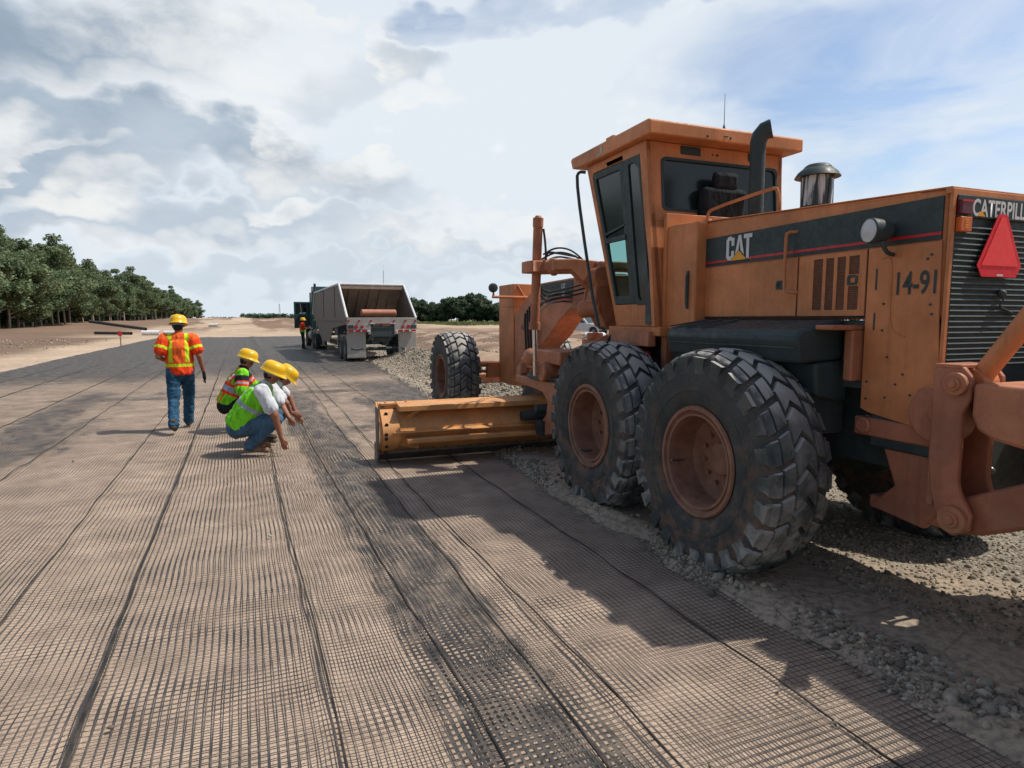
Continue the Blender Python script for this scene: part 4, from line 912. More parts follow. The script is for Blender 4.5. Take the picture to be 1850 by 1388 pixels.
# floor, seat, console
m = MB(); m.box(.36,1.22,-.69,.69,1.52,1.60); m.box(.50,1.05,-.66,.66,1.60,1.66); C('floor', .01, PAINT)(m)
m = MB(); m.box(.48,.84,-.24,.24,1.95,2.10); m.rbox((.50,0,2.45),(.12,.46,.72),(0,-.12,0)); m.box(.54,.78,-.16,.16,1.66,1.95); m.rbox((.44,0,2.86),(.08,.26,.16),(0,-.1,0)); C('seat', .04, SHIRTD)(m)
m = MB(); m.rbox((1.02,0,2.15),(.09,.20,.75),(0,.22,0)); m.rbox((1.0,.05,2.45),(.16,.5,.07),(0,.5,0)); m.tube([(.96,.2*math.cos(a),2.56+.12*math.sin(a)) for a in [2*PI*k/16 for k in range(17)]],.014,6)
for k in range(6): m.cyl((.98,-.2+.08*k,2.46),(.94,-.2+.08*k,2.62),.008,n=6)
C('steering_console', .006, BLACK)(m)
m = MB(); m.box(.58,1.5,-.70,.70,3.12,3.16); m.box(.50,.60,-.68,.68,1.62,2.5); C('lining', 0, DARK)(m)
# cab pedestal between hood and cab
m = MB(); m.prism([(.02,1.54),(.42,1.54),(.42,2.44),(.30,2.445),(.02,2.43)], lambda u,v:(u,-.60,v),(0,1.20,0)); P('cab_pedestal', .012)(m)
m = MB(); m.box(.10,.125,.60,.612,1.75,2.05); m.cyl((.11,.615,1.78),(.11,.615,2.02),.012,n=8); P('pedestal_hinge', 0, DARK)(m)
m = MB(); m.box(.46,1.10,.66,.735,1.43,1.56); m.box(.40,.47,.45,.60,1.0,1.55); P('step_plate', .006, PAINT2)(m)
m = MB(); m.box(-.1,.36,-.55,.55,1.05,1.55); m.box(.5,1.15,-.5,.5,1.15,1.52); m.cyl((.62,.5,1.25),(.62,.58,1.25),.07); m.box(1.0,1.45,-.3,.55,1.25,1.45)
for k in range(7): m.tube([(1.25+.1*k,.25+.05*(k%3),1.5),(1.35+.08*k,.42,1.36+.04*(k%2)),(1.2+.1*k,.40,1.15)],.022,6,1)
P('transmission', .01, DARK)(m)
m = MB(); m.tube([(.98,.5,1.5),(1.0,.6,1.3),(.96,.6,1.0)],.02,6,1); m.box(.80,.84,.50,.60,1.0,1.45); m.box(1.22,1.27,.50,.58,1.05,1.5); P('ladder_rail', 0, PAINT2)(m)
m = MB(); m.ball((.55,.70,1.36),(.05,.05,.03)); m.tube([(.5,.66,1.3),(.62,.70,1.40),(.80,.66,1.36),(.95,.6,1.42)],.015,6,1); P('hydraulic_hose', 0, STRIPE)(m)
# --- articulated front frame, saddle, lift cylinders, circle, blade, front axle
Wf = .17
prof = [(1.15,1.28),(1.15,1.62),(1.75,1.75),(2.0,2.12),(2.35,2.2),(4.15,2.17),(4.55,2.02),(5.06,1.72),(5.06,.74),(4.80,.80),(4.35,1.15),(3.75,1.42),(3.42,1.66),(3.1,1.80),(2.55,1.77),(2.2,1.60),(1.75,1.30)]
m = MB()
# split the arched beam into convex slices so the faces stay clean
top = [(1.15,1.62),(1.75,1.78),(2.0,2.12),(2.35,2.2),(3.1,2.19),(3.42,2.185),(3.75,2.18),(4.15,2.17),(4.55,2.0),(4.8,1.86),(5.06,1.72)]
bot = [(1.15,1.28),(1.75,1.32),(2.0,1.48),(2.35,1.72),(3.1,1.80),(3.42,1.66),(3.75,1.44),(4.15,1.24),(4.55,.98),(4.8,.82),(5.06,.74)]
n_ = len(top); vs = []
for (a,b),(c,d_) in zip(top, bot): vs += [(a,-Wf,b),(a,Wf,b),(c,-Wf,d_),(c,Wf,d_)]
fs = []
for i in range(n_-1):
    o, p = 4*i, 4*i+4; fs += [(o,p,p+1,o+1),(o+2,o+3,p+3,p+2),(o+1,p+1,p+3,o+3),(o,o+2,p+2,p)]
fs += [(0,1,3,2),(4*n_-4,4*n_-2,4*n_-1,4*n_-3)]
m.add(vs, fs); m.box(1.0,1.30,-.13,.13,.95,1.75); FF = P('front_frame', .012, PAINT2)(m)
m = MB(); m.prism([(3.02,1.90),(3.60,1.88),(4.02,1.90),(4.02,2.155),(3.02,2.165)], lambda u,v:(u,Wf,v),(0,.004,0)); dc = m.build('decal', BLACK, FF)
m = MB(); m.box(3.02,4.02,Wf+.004,Wf+.006,1.915,1.935); m.build('decal_line', STRIPE, dc)
text('CAT', 'decal_lettering', LETW, dc, (3.36,Wf+.007,2.07), (-1,0,0), (0,0,1), .085, .75, .03); text('140H', 'decal_lettering', LETW, dc, (3.36,Wf+.007,1.975), (-1,0,0), (0,0,1), .075, .65, .02)
text('14-91', 'stencil_number', DARK, FF, (4.80,Wf+.003,1.50), (-1,0,0), (0,0,1), .14, .6, .02)
# front bolster over the axle
m = MB(); m.box(5.06,5.72,-.19,.19,.62,1.86); m.box(5.065,5.10,-.19,.19,1.86,2.22); m.box(5.68,5.72,-.19,.19,1.86,2.22); m.box(5.10,5.68,-.19,-.165,1.86,2.22); m.box(5.10,5.68,.165,.19,1.86,2.22)
m.bar((5.055,.12,2.2),(5.055,-.05,1.92),.02,.035,(1,0,0)); m.box(5.72,5.80,-.4,.4,.70,.95); P('front_bolster', .01, PAINT)(m)
m = MB(); m.box(5.045,5.06,-.14,.14,.80,1.35); m.box(4.9,5.05,-.23,-.19,.7,1.5)
P('bolster_cover', .004, DARK)(m)
m = MB(); m.cyl((5.03,-.30,2.01),(5.03,.55,2.01),.022,n=10); m.cyl((5.03,.53,2.01),(5.03,.53,2.06),.018,n=8); P('light_bar')(m)
m = MB(); m.lathe([(0,-.045),(.05,-.04),(.070,-.01),(.072,.03),(0,.035)], ax='x', n=24); m.cyl((0,0,-.10),(0,0,-.06),.015,n=8); hl = P('front_lamp', 0, BLACK)(m); hl.location = (5.03,.53,2.15)
m = MB(); m.lathe([(0,-.045),(.05,-.04),(.070,-.01),(.072,.03),(0,.035)], ax='x', n=24); hl2 = P('front_lamp', 0, BLACK)(m); hl2.location = (5.03,-.53,2.15)
m = MB(); m.cyl((5.03,-.3,2.01),(5.03,-.55,2.01),.022,n=10); m.cyl((5.03,-.53,2.01),(5.03,-.53,2.09),.014,n=8); P('lamp_arm')(m)
# axle and steering links
m = MB(); m.box(5.98,6.20,-.68,.68,.58,.74); m.prism([(-.28,.60),(.28,.60),(.20,.92),(-.20,.92)], lambda u,v:(6.0,u,v),(.16,0,0)); P('front_axle', .015, PAINT2)(m)
for s in (1,-1):
    m = MB(); m.cyl((6.09,s*.66,.50),(6.09,s*.70,.95),.07); m.cyl((6.09,s*.68,.71),(6.09,s*.86,.71),.11); P('steering_knuckle', .0, DARK)(m)
m = MB(); m.cyl((5.83,-.72,.80),(5.83,.72,.80),.024,n=10); P('tie_rod', 0, PAINT2)(m)
m = MB(); m.cyl((5.80,.10,.90),(5.78,.70,.92),.035,n=12); P('steering_cylinder', 0, PAINT2)(m)
m = MB(); m.cyl((5.8,.45,.66),(5.8,.72,.64),.022,n=10); P('steering_rod', 0, CHROME)(m)
m = MB(); m.cyl((6.2,-.72,.90),(6.2,.72,.94),.028,n=10); P('lean_bar', 0, PAINT2)(m)
# saddle on top of the frame
m = MB(); m.frame([(-.30,1.55),(.30,1.55),(.44,1.86),(.36,2.30),(-.36,2.30),(-.44,1.86)], rrect(-.172,.172,1.70,2.21,.02,2), lambda u,v:(1.98,u,v),(.20,0,0)); m.frame([(-.28,1.58),(.28,1.58),(.42,1.88),(.34,2.26),(-.34,2.26),(-.42,1.88)], rrect(-.172,.172,1.70,2.21,.02,2), lambda u,v:(2.24,u,v),(.06,0,0)); P('saddle', .015, PAINT2)(m)
for s in (1,-1):
    m = MB()
    m.prism([(.30,1.92),(.46,2.02),(.66,2.20),(.86,2.19),(.86,2.31),(.62,2.33),(.30,2.31)], lambda u,v:(2.10,s*u,v),(.10,0,0)) if s>0 else m.prism([(.30,1.92),(.46,2.02),(.66,2.20),(.86,2.19),(.86,2.31),(.62,2.33),(.30,2.31)][::-1], lambda u,v:(2.10,s*u,v),(.10,0,0))
    m.cyl((2.15,s*.56,2.25),(2.52,s*.86,2.26),.085,n=24); m.cyl((2.36,s*.72,2.255),(2.40,s*.76,2.255),.10,n=24)
    m.cyl((1.95,s*.34,2.13),(2.32,s*.34,2.13),.115,n=24); m.cyl((2.0,s*.30,1.80),(2.30,s*.42,1.78),.10,n=20)
    P('lift_arm', .012, PAINT2)(m)
    m = MB(); m.frame(rrect(2.38,2.66,.76,1.03,.03) if s>0 else rrect(2.38,2.66,-1.03,-.76,.03), rrect(2.46,2.58,.84,.95,.05) if s>0 else rrect(2.46,2.58,-.95,-.84,.05), lambda u,v:(u,v,2.19),(0,0,.13)); P('trunnion_yoke', .015, PAINT2)(m)
    m = MB(); tp, bp = V((2.47,s*.895,2.80)), V((2.60,s*.88,1.55)); dd = (tp-bp).normalized()
    m.cyl(bp, tp, .053, n=20); m.cyl(tp, tp+dd*.025, .045, .03, n=20); m.cyl(bp, bp+dd*.08, .066, n=20); m.cyl(tp-dd*.10, tp, .060, n=20); lc = P('lift_cylinder', 0, PAINT2)(m)
    m = MB(); m.cyl(bp, bp-dd*.55+V((.02,-s*.04,0)), .029, n=14); m.build('rod', CHROME, lc)
    m = MB(); m.tube([tp-dd*.12+V((-.04,-s*.05,0)), tp-dd*.3+V((-.05,-s*.08,0)), tp-dd*.55+V((-.09,-s*.08,0)), V((2.40,s*.84,2.42)), V((2.30,s*.72,2.40)), V((2.2,s*.55,2.36))], .014, 6, 2); m.build('hose', RUBS, lc)
    m = MB()
    for k,(x0,z0) in enumerate(((0,0),(.05,-.05),(.02,-.10))):
        m.tube([(2.50+x0,s*.82,2.40+z0),(2.42,s*.70,2.48+z0),(2.32,s*.55,2.45+z0),(2.25,s*.40,2.30)],.011,6,2)
        m.tube([(2.60-x0,s*.86,2.18+z0),(2.8,s*.70,1.98+z0),(2.75,s*.45,2.02+z0),(2.5,s*.2,2.10+z0)],.011,6,2)
        m.tube([(2.66,s*.88,1.60-z0),(2.75+x0,s*.80,1.80+z0),(2.95+x0,s*.50,2.0+z0),(3.0,s*.2,1.98+z0)],.009,6,2)
    P('hydraulic_hose', 0, RUBS)(m)
m = MB(); m.cyl((2.15,-.55,1.70),(2.7,.35,1.25),.05,n=16); P('centre_shift_cylinder', 0, PAINT2)(m)
m = MB()
for k in range(5): m.tube([(4.25+.08*k,.19,1.95-.05*k),(4.1+.09*k,.24,1.6),(4.05+.1*k,.22,1.2),(4.3+.05*k,.18,.95)],.016,6,1)
P('frame_hose', 0, RUBS)(m)
# drawbar and circle
m = MB(); m.bar((5.15,.05,.80),(3.55,.62,1.02),.12,.16); m.bar((5.15,-.05,.80),(3.55,-.62,1.02),.12,.16); m.box(2.0,3.75,-.60,.60,1.02,1.16); m.ball((5.2,0,.80),.11)
m.box(2.25,3.0,.35,.72,1.14,1.30); m.box(2.3,3.3,-.70,-.35,1.14,1.28); m.ball((3.05,.74,1.20),(.13,.09,.11)); m.cyl((2.6,.55,1.05),(2.6,.80,1.05),.12); P('drawbar', .02, PAINT2)(m)
m = MB(); m.cyl((2.75,0,1.16),(2.75,0,1.42),.16,n=24); m.cyl((2.75,0,1.42),(2.75,0,1.50),.10); P('circle_drive', .01, PAINT2)(m)
m = MB(); m.lathe([(.60,.94),(.80,.94),(.80,.985),(.60,.985)], c=(2.85,0,0), n=72, closed=True)
for k in range(64): a = 2*PI*k/64; m.rbox((2.85+.59*math.cos(a),.59*math.sin(a),.962),(.05,.025,.04),(0,0,a))
P('circle', .004, DARK)(m)
# blade arms (curved plates from circle to blade)
for y in (.70,-.70):
    m = MB(); m.prism([(3.55,.935),(2.20,.935),(2.05,.80),(2.10,.55),(2.30,.36),(2.62,.28),(2.86,.30),(2.86,.40),(2.70,.44),(2.55,.55),(2.52,.70),(2.66,.80),(3.55,.85)][::-1], lambda u,v:(u,y-.05,v),(0,.10,0)); ar = P('blade_arm', .012, PAINT2)(m)
    m = MB(); m.box(2.58,2.78,y-.09,y+.09,.28,.46); m.cyl((2.70,y-.12,.60),(2.70,y+.12,.60),.05); m.build('bracket', DARK, ar)
m = MB(); m.box(2.15,3.6,-.69,.69,.86,.935); P('arm_brace', .01, PAINT2)(m)
# blade
BY0, BY1 = -1.03, 2.64
def bcurve(k, off=0):
    pts = []
    for i in range(13):
        t = -1+2*i/12; z = .37+.31*t + .02*t*t; x = 2.90 + .25*t*t + (.05 if t>0 else .06)*t*t; pts.append((x, z))
    return pts
bc = bcurve(0); m = MB(); loop = bc + [(x+.022, z) for x, z in bc[::-1]]; n_ = len(bc)
vs = []; 
for y in (BY0, BY1):
    for x, z in bc: vs.append((x, y, z))
    for x, z in bc: vs.append((x+.025, y, z))
fs = []
for i in range(n_-1):
    fs += [(i,i+1,2*n_+i+1,2*n_+i),(n_+i,3*n_+i,3*n_+i+1,n_+i+1),(i,n_+i,n_+i+1,i+1),(2*n_+i,2*n_+i+1,3*n_+i+1,3*n_+i)]
fs += [(0,2*n_,3*n_,n_),(n_-1,2*n_-1,4*n_-1,3*n_-1)]
m.add(vs, fs); BL = P('blade', 0, WORNP)(m)
m = MB(); m.prism([(3.11,.10),(3.175,.015),(3.20,.015),(3.145,.22),(3.11,.22)], lambda u,v:(u,BY0-.005,v),(0,BY1-BY0+.01,0)); m.build('cutting_edge', STEEL, BL, bevel=.003)
m = MB()
for k in range(24): y = BY0+.12+k*.152; m.cyl((3.105,y,.145),(3.085,y,.15),.016,n=8)
m.build('edge_bolt', DARK, BL)
def rail(name, z0, z1, x0, x1, y0, y1, m_=WORNP):
    q = MB(); q.prism([(x1,z0),(x0,z0+.02),(x0,z1-.02),(x1,z1)], lambda u,v:(u,y0,v),(0,y1-y0,0)); return q.build(name, m_, BL, bevel=.006)
rail('top_rail', .60, .700, 2.88, 3.12, -.95, 2.42); rail('lower_rail', .25, .335, 2.76, 2.99, -.95, 2.36); rail('centre_rail', .36, .41, 2.82, 2.93, -.95, 2.50)
m = MB(); m.box(3.06,3.16,2.22,2.60,.672,.70); m.box(3.07,3.15,2.26,2.56,.64,.673)
for k in range(3): m.cyl((3.11,2.30+k*.12,.70),(3.11,2.30+k*.12,.715),.015,n=8)
m.build('top_lug', WORNP, BL, bevel=.004)
# end gusset with bolt holes, following the curve
m = MB(); vs = []; 
for i in range(13):
    x, z = bc[i]; t = -1+2*i/12; wdt = .07+.13*math.sqrt(max(0,1-t*t*.92))
    for dx in (-.022,-.002): vs += [(x+dx-.02*(1-t*t), 2.615, z), (x+dx-.02*(1-t*t), 2.615-wdt, z)]
fs = []
for i in range(12):
    o = 4*i; fs += [(o,o+1,o+5,o+4),(o+2,o+6,o+7,o+3),(o,o+4,o+6,o+2),(o+1,o+3,o+7,o+5)]
fs += [(0,2,3,1),(48,49,51,50)]
m.add(vs, fs); eg = m.build('end_bit', WORNP, BL)
m = MB()
for k in range(6):
    i = 1.6+k*1.75; x, z = bc[int(i)]; m.cyl((x-.05,2.585-.012*abs(k-2.5),z),(x-.044,2.585-.012*abs(k-2.5),z+.001),.021,n=10); m.cyl((x-.048,2.585-.012*abs(k-2.5),z),(x-.005,2.585-.012*abs(k-2.5),z),.019,n=10)
m.build('bolt_hole', SEAMM, eg)
m = MB(); m.box(2.96,3.16,2.641,2.653,.20,.66); m.prism([(3.02,.03),(3.22,.03),(3.22,.24),(3.02,.24)], lambda u,v:(u,2.641,v),(0,.02,0)); m.build('end_plate', STEEL, BL, bevel=.002)
m = MB(); m.bar((2.96,2.40,.47),(3.0,2.18,.62),.02,.05); m.bar((2.96,2.40,.25),(3.0,2.18,.18),.02,.05); m.build('gusset', WORNP, BL)
m = MB(); m.cyl((2.86,.75,.47),(2.86,2.1,.47),.035,n=12) if False else None
q = MB(); q.cyl((2.83,-.6,.50),(2.83,.95,.50),.05,n=16); q.cyl((2.83,.95,.50),(2.83,.66,.50),.062,n=16); P('side_shift_cylinder', 0, DARK)(q)
# --- ripper linkage at the back
for s in (1,-1):
    ys = lambda a: a*s
    m = MB(); bp_ = [(-1.93,1.43),(-2.075,1.43),(-2.115,1.38),(-2.12,1.28),(-2.085,1.20),(-2.085,.86),(-2.10,.80),(-2.16,.70),(-2.15,.62),(-2.08,.575),(-2.01,.60),(-1.95,.78),(-1.93,.95)]
    m.prism(bp_, lambda u,v:(u,ys(.56),v),(0,s*.035,0)); bk = P('ripper_bracket', .010, PAINT3)(m)
    m = MB(); m.prism(bp_, lambda u,v:(u,ys(.33),v),(0,s*.035,0)); m.build('inner_plate', PAINT3, bk, bevel=.008)
    m = MB(); m.box(-1.96,-1.925,*sorted((ys(.34),ys(.58))),.70,1.42); m.box(-2.07,-1.94,*sorted((ys(.34),ys(.60))),1.42,1.44); m.build('web', PAINT3, bk, bevel=.004)
    for nm, xx, zz_, rr in (('upper_pin',-2.055,1.345,.058),('lower_pin',-2.085,.665,.068)):
        m = MB(); m.cyl((xx,ys(.595),zz_),(xx,ys(.625),zz_),rr,n=28); m.cyl((xx,ys(.30),zz_),(xx,ys(.636),zz_),rr*.6,n=20); m.cyl((xx,ys(.63),zz_),(xx,ys(.645),zz_),rr*.35,n=12); m.build(nm, PAINT2, bk, bevel=.004)
    m = MB(); m.cyl((-1.93,ys(.46),1.17),(-1.93,ys(.56),1.17),.150,n=36); m.cyl((-1.93,ys(.555),1.17),(-1.93,ys(.575),1.17),.04,n=16); P('frame_boss', .014, PAINT3)(m)
    # top cylinder
    m = MB(); a_, b_ = V((-2.055,ys(.455),1.345)), V((-2.32,ys(.42),1.78)); m.cyl(a_, b_, .048, n=20); m.cyl(a_-V((0,.06,0)), a_+V((0,.06,0)), .075, n=24); m.cyl(b_, b_+(b_-a_).normalized()*.05, .06, n=20); tl = P('ripper_cylinder', .004, PAINT)(m)
    # lower link
    m = MB(); m.prism([(-2.02,.60),(-2.05,.755),(-2.12,.79),(-2.75,1.12),(-2.80,1.02),(-2.72,.86),(-2.18,.60),(-2.09,.575)], lambda u,v:(u,ys(.40),v),(0,s*.13,0)); P('lower_link', .02, PAINT3)(m)
m = MB(); m.prism([(-2.13,1.355),(-2.13,1.20),(-2.16,1.13),(-2.24,1.09),(-3.02,.98),(-3.02,1.355)], lambda u,v:(u,-.60,v),(0,1.20,0)); RB = P('ripper_beam', .02, PAINT2)(m)
m = MB(); m.prism([(-2.80,1.42),(-2.80,.98),(-3.30,.98),(-3.30,1.42)], lambda u,v:(u,-1.15,v),(0,2.30,0)); m.box(-3.42,-3.30,-1.1,1.1,1.05,1.30); P('ripper_crossbeam', .02, PAINT2)(m)
for y in (-.98,-.49,0,.49,.98):
    m = MB(); m.prism([(-2.95,1.95),(-3.10,1.95),(-3.12,.80),(-2.98,.50),(-2.88,.46),(-2.98,.80)], lambda u,v:(u,y-.035,v),(0,.07,0)); P('ripper_tooth', .006, DARK)(m)
for y in (-.42,0,.42):
    m = MB(); m.prism([(-2.50,1.42),(-2.62,1.42),(-2.60,.70),(-2.45,.42),(-2.38,.38),(-2.50,.72)], lambda u,v:(u,y-.035,v),(0,.07,0)) ; 
    if abs(y) < .1: m.build('ripper_shank', DARK, RB, bevel=.006)
m = MB(); m.tube([(-1.93,.18,1.0),(-2.0,.20,.85),(-1.97,.22,.72),(-1.95,.2,.6)],.012,6,1); m.ball((-2.0,.2,.86),.022,8,6); P('hitch_chain', 0, STEEL)(m)
m = MB(); m.prism([(-1.44,1.10),(-1.88,1.06),(-1.93,.98),(-1.93,.64),(-1.84,.52),(-1.50,.56),(-1.66,.72),(-1.58,.92)], lambda u,v:(u,.42,v),(0,.05,0)); m.box(-1.93,-1.40,.30,.50,.98,1.09); m.box(-1.93,-1.5,.30,.46,.55,.63); m.cyl((-1.47,.47,1.04),(-1.47,.52,1.04),.05); P('counter_frame', .012, PAINT3)(m)
m = MB(); m.box(-1.92,-1.86,-.40,.40,.62,1.14); P('rear_crossplate', .01, DARK)(m)
# ------------------------------------------------------------------ people
def rcone(mb, p0, p1, r0, r1, xd=None, fl=1.0, n=14, flat=False):
    """rounded tapered limb; fl scales the section along the third axis (depth), xd = side axis"""
    p0, p1 = V(p0), V(p1); d = (p1-p0); L = d.length or 1e-4; d = d/L
    if xd is None: x, y = perp(d)
    else: x = V(xd); x = (x - d*x.dot(d)).normalized(); y = d.cross(x)
    rings = []
    for k in range(4): a = PI/2*(1-k/3.999); rings.append((p0 - d*r0*math.sin(a)*(.9), r0*max(.05,math.cos(a))) if not flat else (p0-d*(.02-.006*k), r0*(1-.02*(3-k))))
    for k in range(4): a = PI/2*(k/3.0); rings.append((p1 + d*r1*math.sin(a)*.9, r1*max(.05,math.cos(a))))
    vs = []
    for c, r in rings: vs += [c + (x*math.cos(2*PI*i/n) + y*math.sin(2*PI*i/n)*fl)*r for i in range(n)]
    fs = []
    for k in range(len(rings)-1): fs += [(k*n+i, k*n+(i+1)%n, (k+1)*n+(i+1)%n, (k+1)*n+i) for i in range(n)]
    fs += [tuple(range(n))[::-1], tuple(range((len(rings)-1)*n, len(rings)*n))]
    mb.add(vs, fs)
def solid(mb, name, m, parent, vox=.012, it=3, wr=0.0, wsc=9, color=None, stretch=(1,1,.6)):
    o = mb.build('tmp', m, None, smooth=False)
    r = o.modifiers.new('r','REMESH'); r.mode = 'VOXEL'; r.voxel_size = vox
    s_ = o.modifiers.new('s','SMOOTH'); s_.factor = .5; s_.iterations = it
    dg = bpy.context.evaluated_depsgraph_get(); dg.update(); me = bpy.data.meshes.new_from_object(o.evaluated_get(dg)); bpy.data.objects.remove(o)
    me.name = name
    if wr:
        me.calc_loop_triangles(); cs = [v.co.copy() for v in me.vertices]; ns = [v.normal.copy() for v in me.vertices]
        for v, c, nn in zip(me.vertices, cs, ns):
            q = V((c.x*stretch[0], c.y*stretch[1], c.z*stretch[2]))*wsc
            h = mnoise.noise(q)*.6 + mnoise.noise(q*2.3+V((3,1,7)))*.4; h = 1-abs(h)*2.2
            v.co = c + nn*wr*h
    me.polygons.foreach_set('use_smooth', [True]*len(me.polygons))
    if color:
        at = me.color_attributes.new('Col','FLOAT_COLOR','POINT'); buf = []
        for v in me.vertices: buf += list(color(v.co))+[1.0]
        at.data.foreach_set('color', buf)
    if not me.materials: me.materials.append(m)
    ob = bpy.data.objects.new(name, me); COL.objects.link(ob); ob.parent = parent; return ob
def person(pos, rz, J, label, group=None, hat_tilt=0, vest=None, shirt=None, pants=JEANS, sleeve=.55, boots=BOOT, glove=False, fat=1.0, sleevecol=None, hold=None, beard=False):
    E_ = empty('person', pos, rz, label=label, cat='person', group=group)
    j = {k: V(v) for k, v in J.items()}
    up = (j['neck']-j['pelvis']).normalized(); side_ = (j['shR']-j['shL']).normalized(); fwd = up.cross(side_)*-1
    if fwd.y < 0 and abs(up.z) > .3: fwd = -fwd
    hd = V(J['look']).normalized(); hs = side_ - hd*side_.dot(hd); hs.normalize(); hu = hs.cross(hd)
    if hu.z < 0: hu = -hu
    hc = j['head']
    # body, one continuous surface: head, neck, arms with hands, torso, legs
    b = MB(); rcone(b, j['pelvis'], j['chest'], .125*fat, .135*fat, side_, .78); rcone(b, j['chest'], j['neck'], .10, .055, side_, .9)
    rcone(b, j['neck']-up*.03, hc-hu*.02, .055, .055)
    def hp(x, y, z): return hc + hs*x + hd*y + hu*z
    rcone(b, hp(0,-.012,.02), hp(0,.012,.03), .077, .075, hs, 1.0); rcone(b, hp(0,.02,-.03), hp(0,.045,-.07), .062, .042, hs); rcone(b, hp(0,.085,.005), hp(0,.10,-.022), .010, .014); rcone(b, hp(0,.083,-.055), hp(0,.087,-.055), .012, .012)
    for s in (-1,1): rcone(b, hp(s*.074,-.005,.012), hp(s*.078,-.012,-.022), .014, .010)
    for S in ('L','R'):
        rcone(b, j['sh'+S], j['el'+S], .050*fat, .042*fat); rcone(b, j['el'+S], j['wr'+S], .043*fat, .028)
        w_, h_ = j['wr'+S], j['ha'+S]; dd = (h_-w_).normalized(); pn = side_ if S == 'R' else -side_; ac = dd.cross(pn).normalized(); pn2 = ac.cross(dd).normalized()
        pc = w_ + dd*.045; rcone(b, w_+dd*.01, w_+dd*.075, .026, .034, ac, .45)
        for q in range(4):
            o_ = (q-1.5)*.019; L = (.066,.076,.072,.056)[q]; a0 = w_+dd*.088+ac*o_; a1 = a0+dd*L*.5-pn2*.006; a2 = a1+dd*L*.42-pn2*.020
            rcone(b, a0, a1, .0098, .0090, n=8); rcone(b, a1, a2, .0088, .0078, n=8)
        t0 = w_+dd*.03-ac*.026; t1 = t0+dd*.032-ac*.020-pn2*.006; rcone(b, t0, t1, .0125, .0105, n=8); rcone(b, t1, t1+dd*.03-ac*.002-pn2*.006, .010, .0085, n=8)
        rcone(b, j['hip'+S], j['kn'+S], .085*fat, .056); rcone(b, j['kn'+S], j['an'+S], .056, .038); rcone(b, j['an'+S], j['to'+S], .038, .028)
    bodyo = solid(b, 'body', SKIN, E_, .0095, 2)
    # face: eyes
    e_ = MB()
    for s in (-1,1): e_.ball(hp(s*.030,.078,.022), .010, 8, 6)
    e_.build('eyes', EYE, E_)
    # hair below the helmet
    h = MB(); rcone(h, hp(0,-.028,.03), hp(0,-.022,-.02), .080, .068, hs, 1.0); solid(h, 'hair', HAIR, E_, .01, 1, .003, 40)
    # trousers
    p = MB(); rcone(p, j['pelvis']-up*.02, j['pelvis']+up*.07, .142*fat, .138*fat, side_, .80)
    for S in ('L','R'):
        rcone(p, j['hip'+S], j['kn'+S], .104*fat, .076); rcone(p, j['kn'+S], j['an'+S]+(j['kn'+S]-j['an'+S])*.10, .077, .062); a_ = j['an'+S]; rcone(p, a_+(j['kn'+S]-a_)*.10, a_+(j['kn'+S]-a_)*.02, .066, .064)
    solid(p, 'trousers', pants, E_, .012, 2, .016, 7.5, stretch=(1,1,1.7))
    for S in ('L','R'):
        k = MB(); a_, t_ = j['an'+S], j['to'+S]; dd = (t_-a_); dd.z = min(dd.z, 0)
        heel = a_ + V((0,0,-.035)) - dd.normalized()*.035; rcone(k, heel, t_+V((0,0,.012)), .046, .040, side_, .9); rcone(k, a_-V((0,0,.01)), a_+V((0,0,.06)), .052, .050); solid(k, 'boot', boots, E_, .011, 2)
    # shirt with sleeves
    def torso_uvw(c):
        d_ = c - j['pelvis']; L = (j['neck']-j['pelvis']).length; return d_.dot(side_), d_.dot(fwd), d_.dot(up)/L
    if shirt is not None:
        t = MB(); rcone(t, j['pelvis']+up*.0, j['chest'], .148*fat, .168*fat, side_, .74); rcone(t, j['chest'], j['chest'].lerp(j['neck'],.62), .165*fat, .10, side_, .75)
        rcone(t, j['shL'], j['shR'], .068, .068)
        rcone(t, j['chest'].lerp(j['neck'],.6), j['chest'].lerp(j['neck'],.95), .085, .070)
        for S in ('L','R'): a, e = j['sh'+S], j['el'+S]; rcone(t, a, a.lerp(e, sleeve), .072*fat, .062*fat)
        if sleeve > .99:
            for S in ('L','R'): rcone(t, j['el'+S], j['wr'+S], .056, .040)
        solid(t, 'shirt', shirt, E_, .012, 2, .014, 9)
    if vest is not None:
        t = MB(); g = .012; sl = vest.get('sleeve', 0)
        rcone(t, j['pelvis']+up*vest.get('low',.0), j['chest'], (.168+g)*fat, (.172+g)*fat, side_, .80, flat=True); rcone(t, j['chest'], j['chest'].lerp(j['neck'],.60), (.172+g)*fat, .105, side_, .77)
        w_ = .80 if not sl else 1.0; mid = (j['shL']+j['shR'])/2
        rcone(t, mid.lerp(j['shL'],w_), mid.lerp(j['shR'],w_), .076, .076)
        rcone(t, j['chest'].lerp(j['neck'],.6), j['chest'].lerp(j['neck'],.80), .095, .085)
        if sl:
            for S in ('L','R'): a, e = j['sh'+S], j['el'+S]; rcone(t, a, a.lerp(e, sl), .082*fat, .088*fat)
        def colf(c):
            u, v, w = torso_uvw(c)
            arm = 0
            for S in ('L','R'):
                a, e = j['sh'+S], j['el'+S]; q = (c-a).dot((e-a).normalized())/((e-a).length)
                if (c-a-(e-a)*min(max(q,0),1)).length < .115 and abs((c-a).dot(side_)*(1 if S=='R' else -1)) > .0 and q > .12: arm = max(arm, q)
            return vest['fn'](u, v, w, arm)
        solid(t, 'safety_vest', VESTM, E_, .0085, 2, .013, 8, color=colf, stretch=(1.3,1.3,.5))
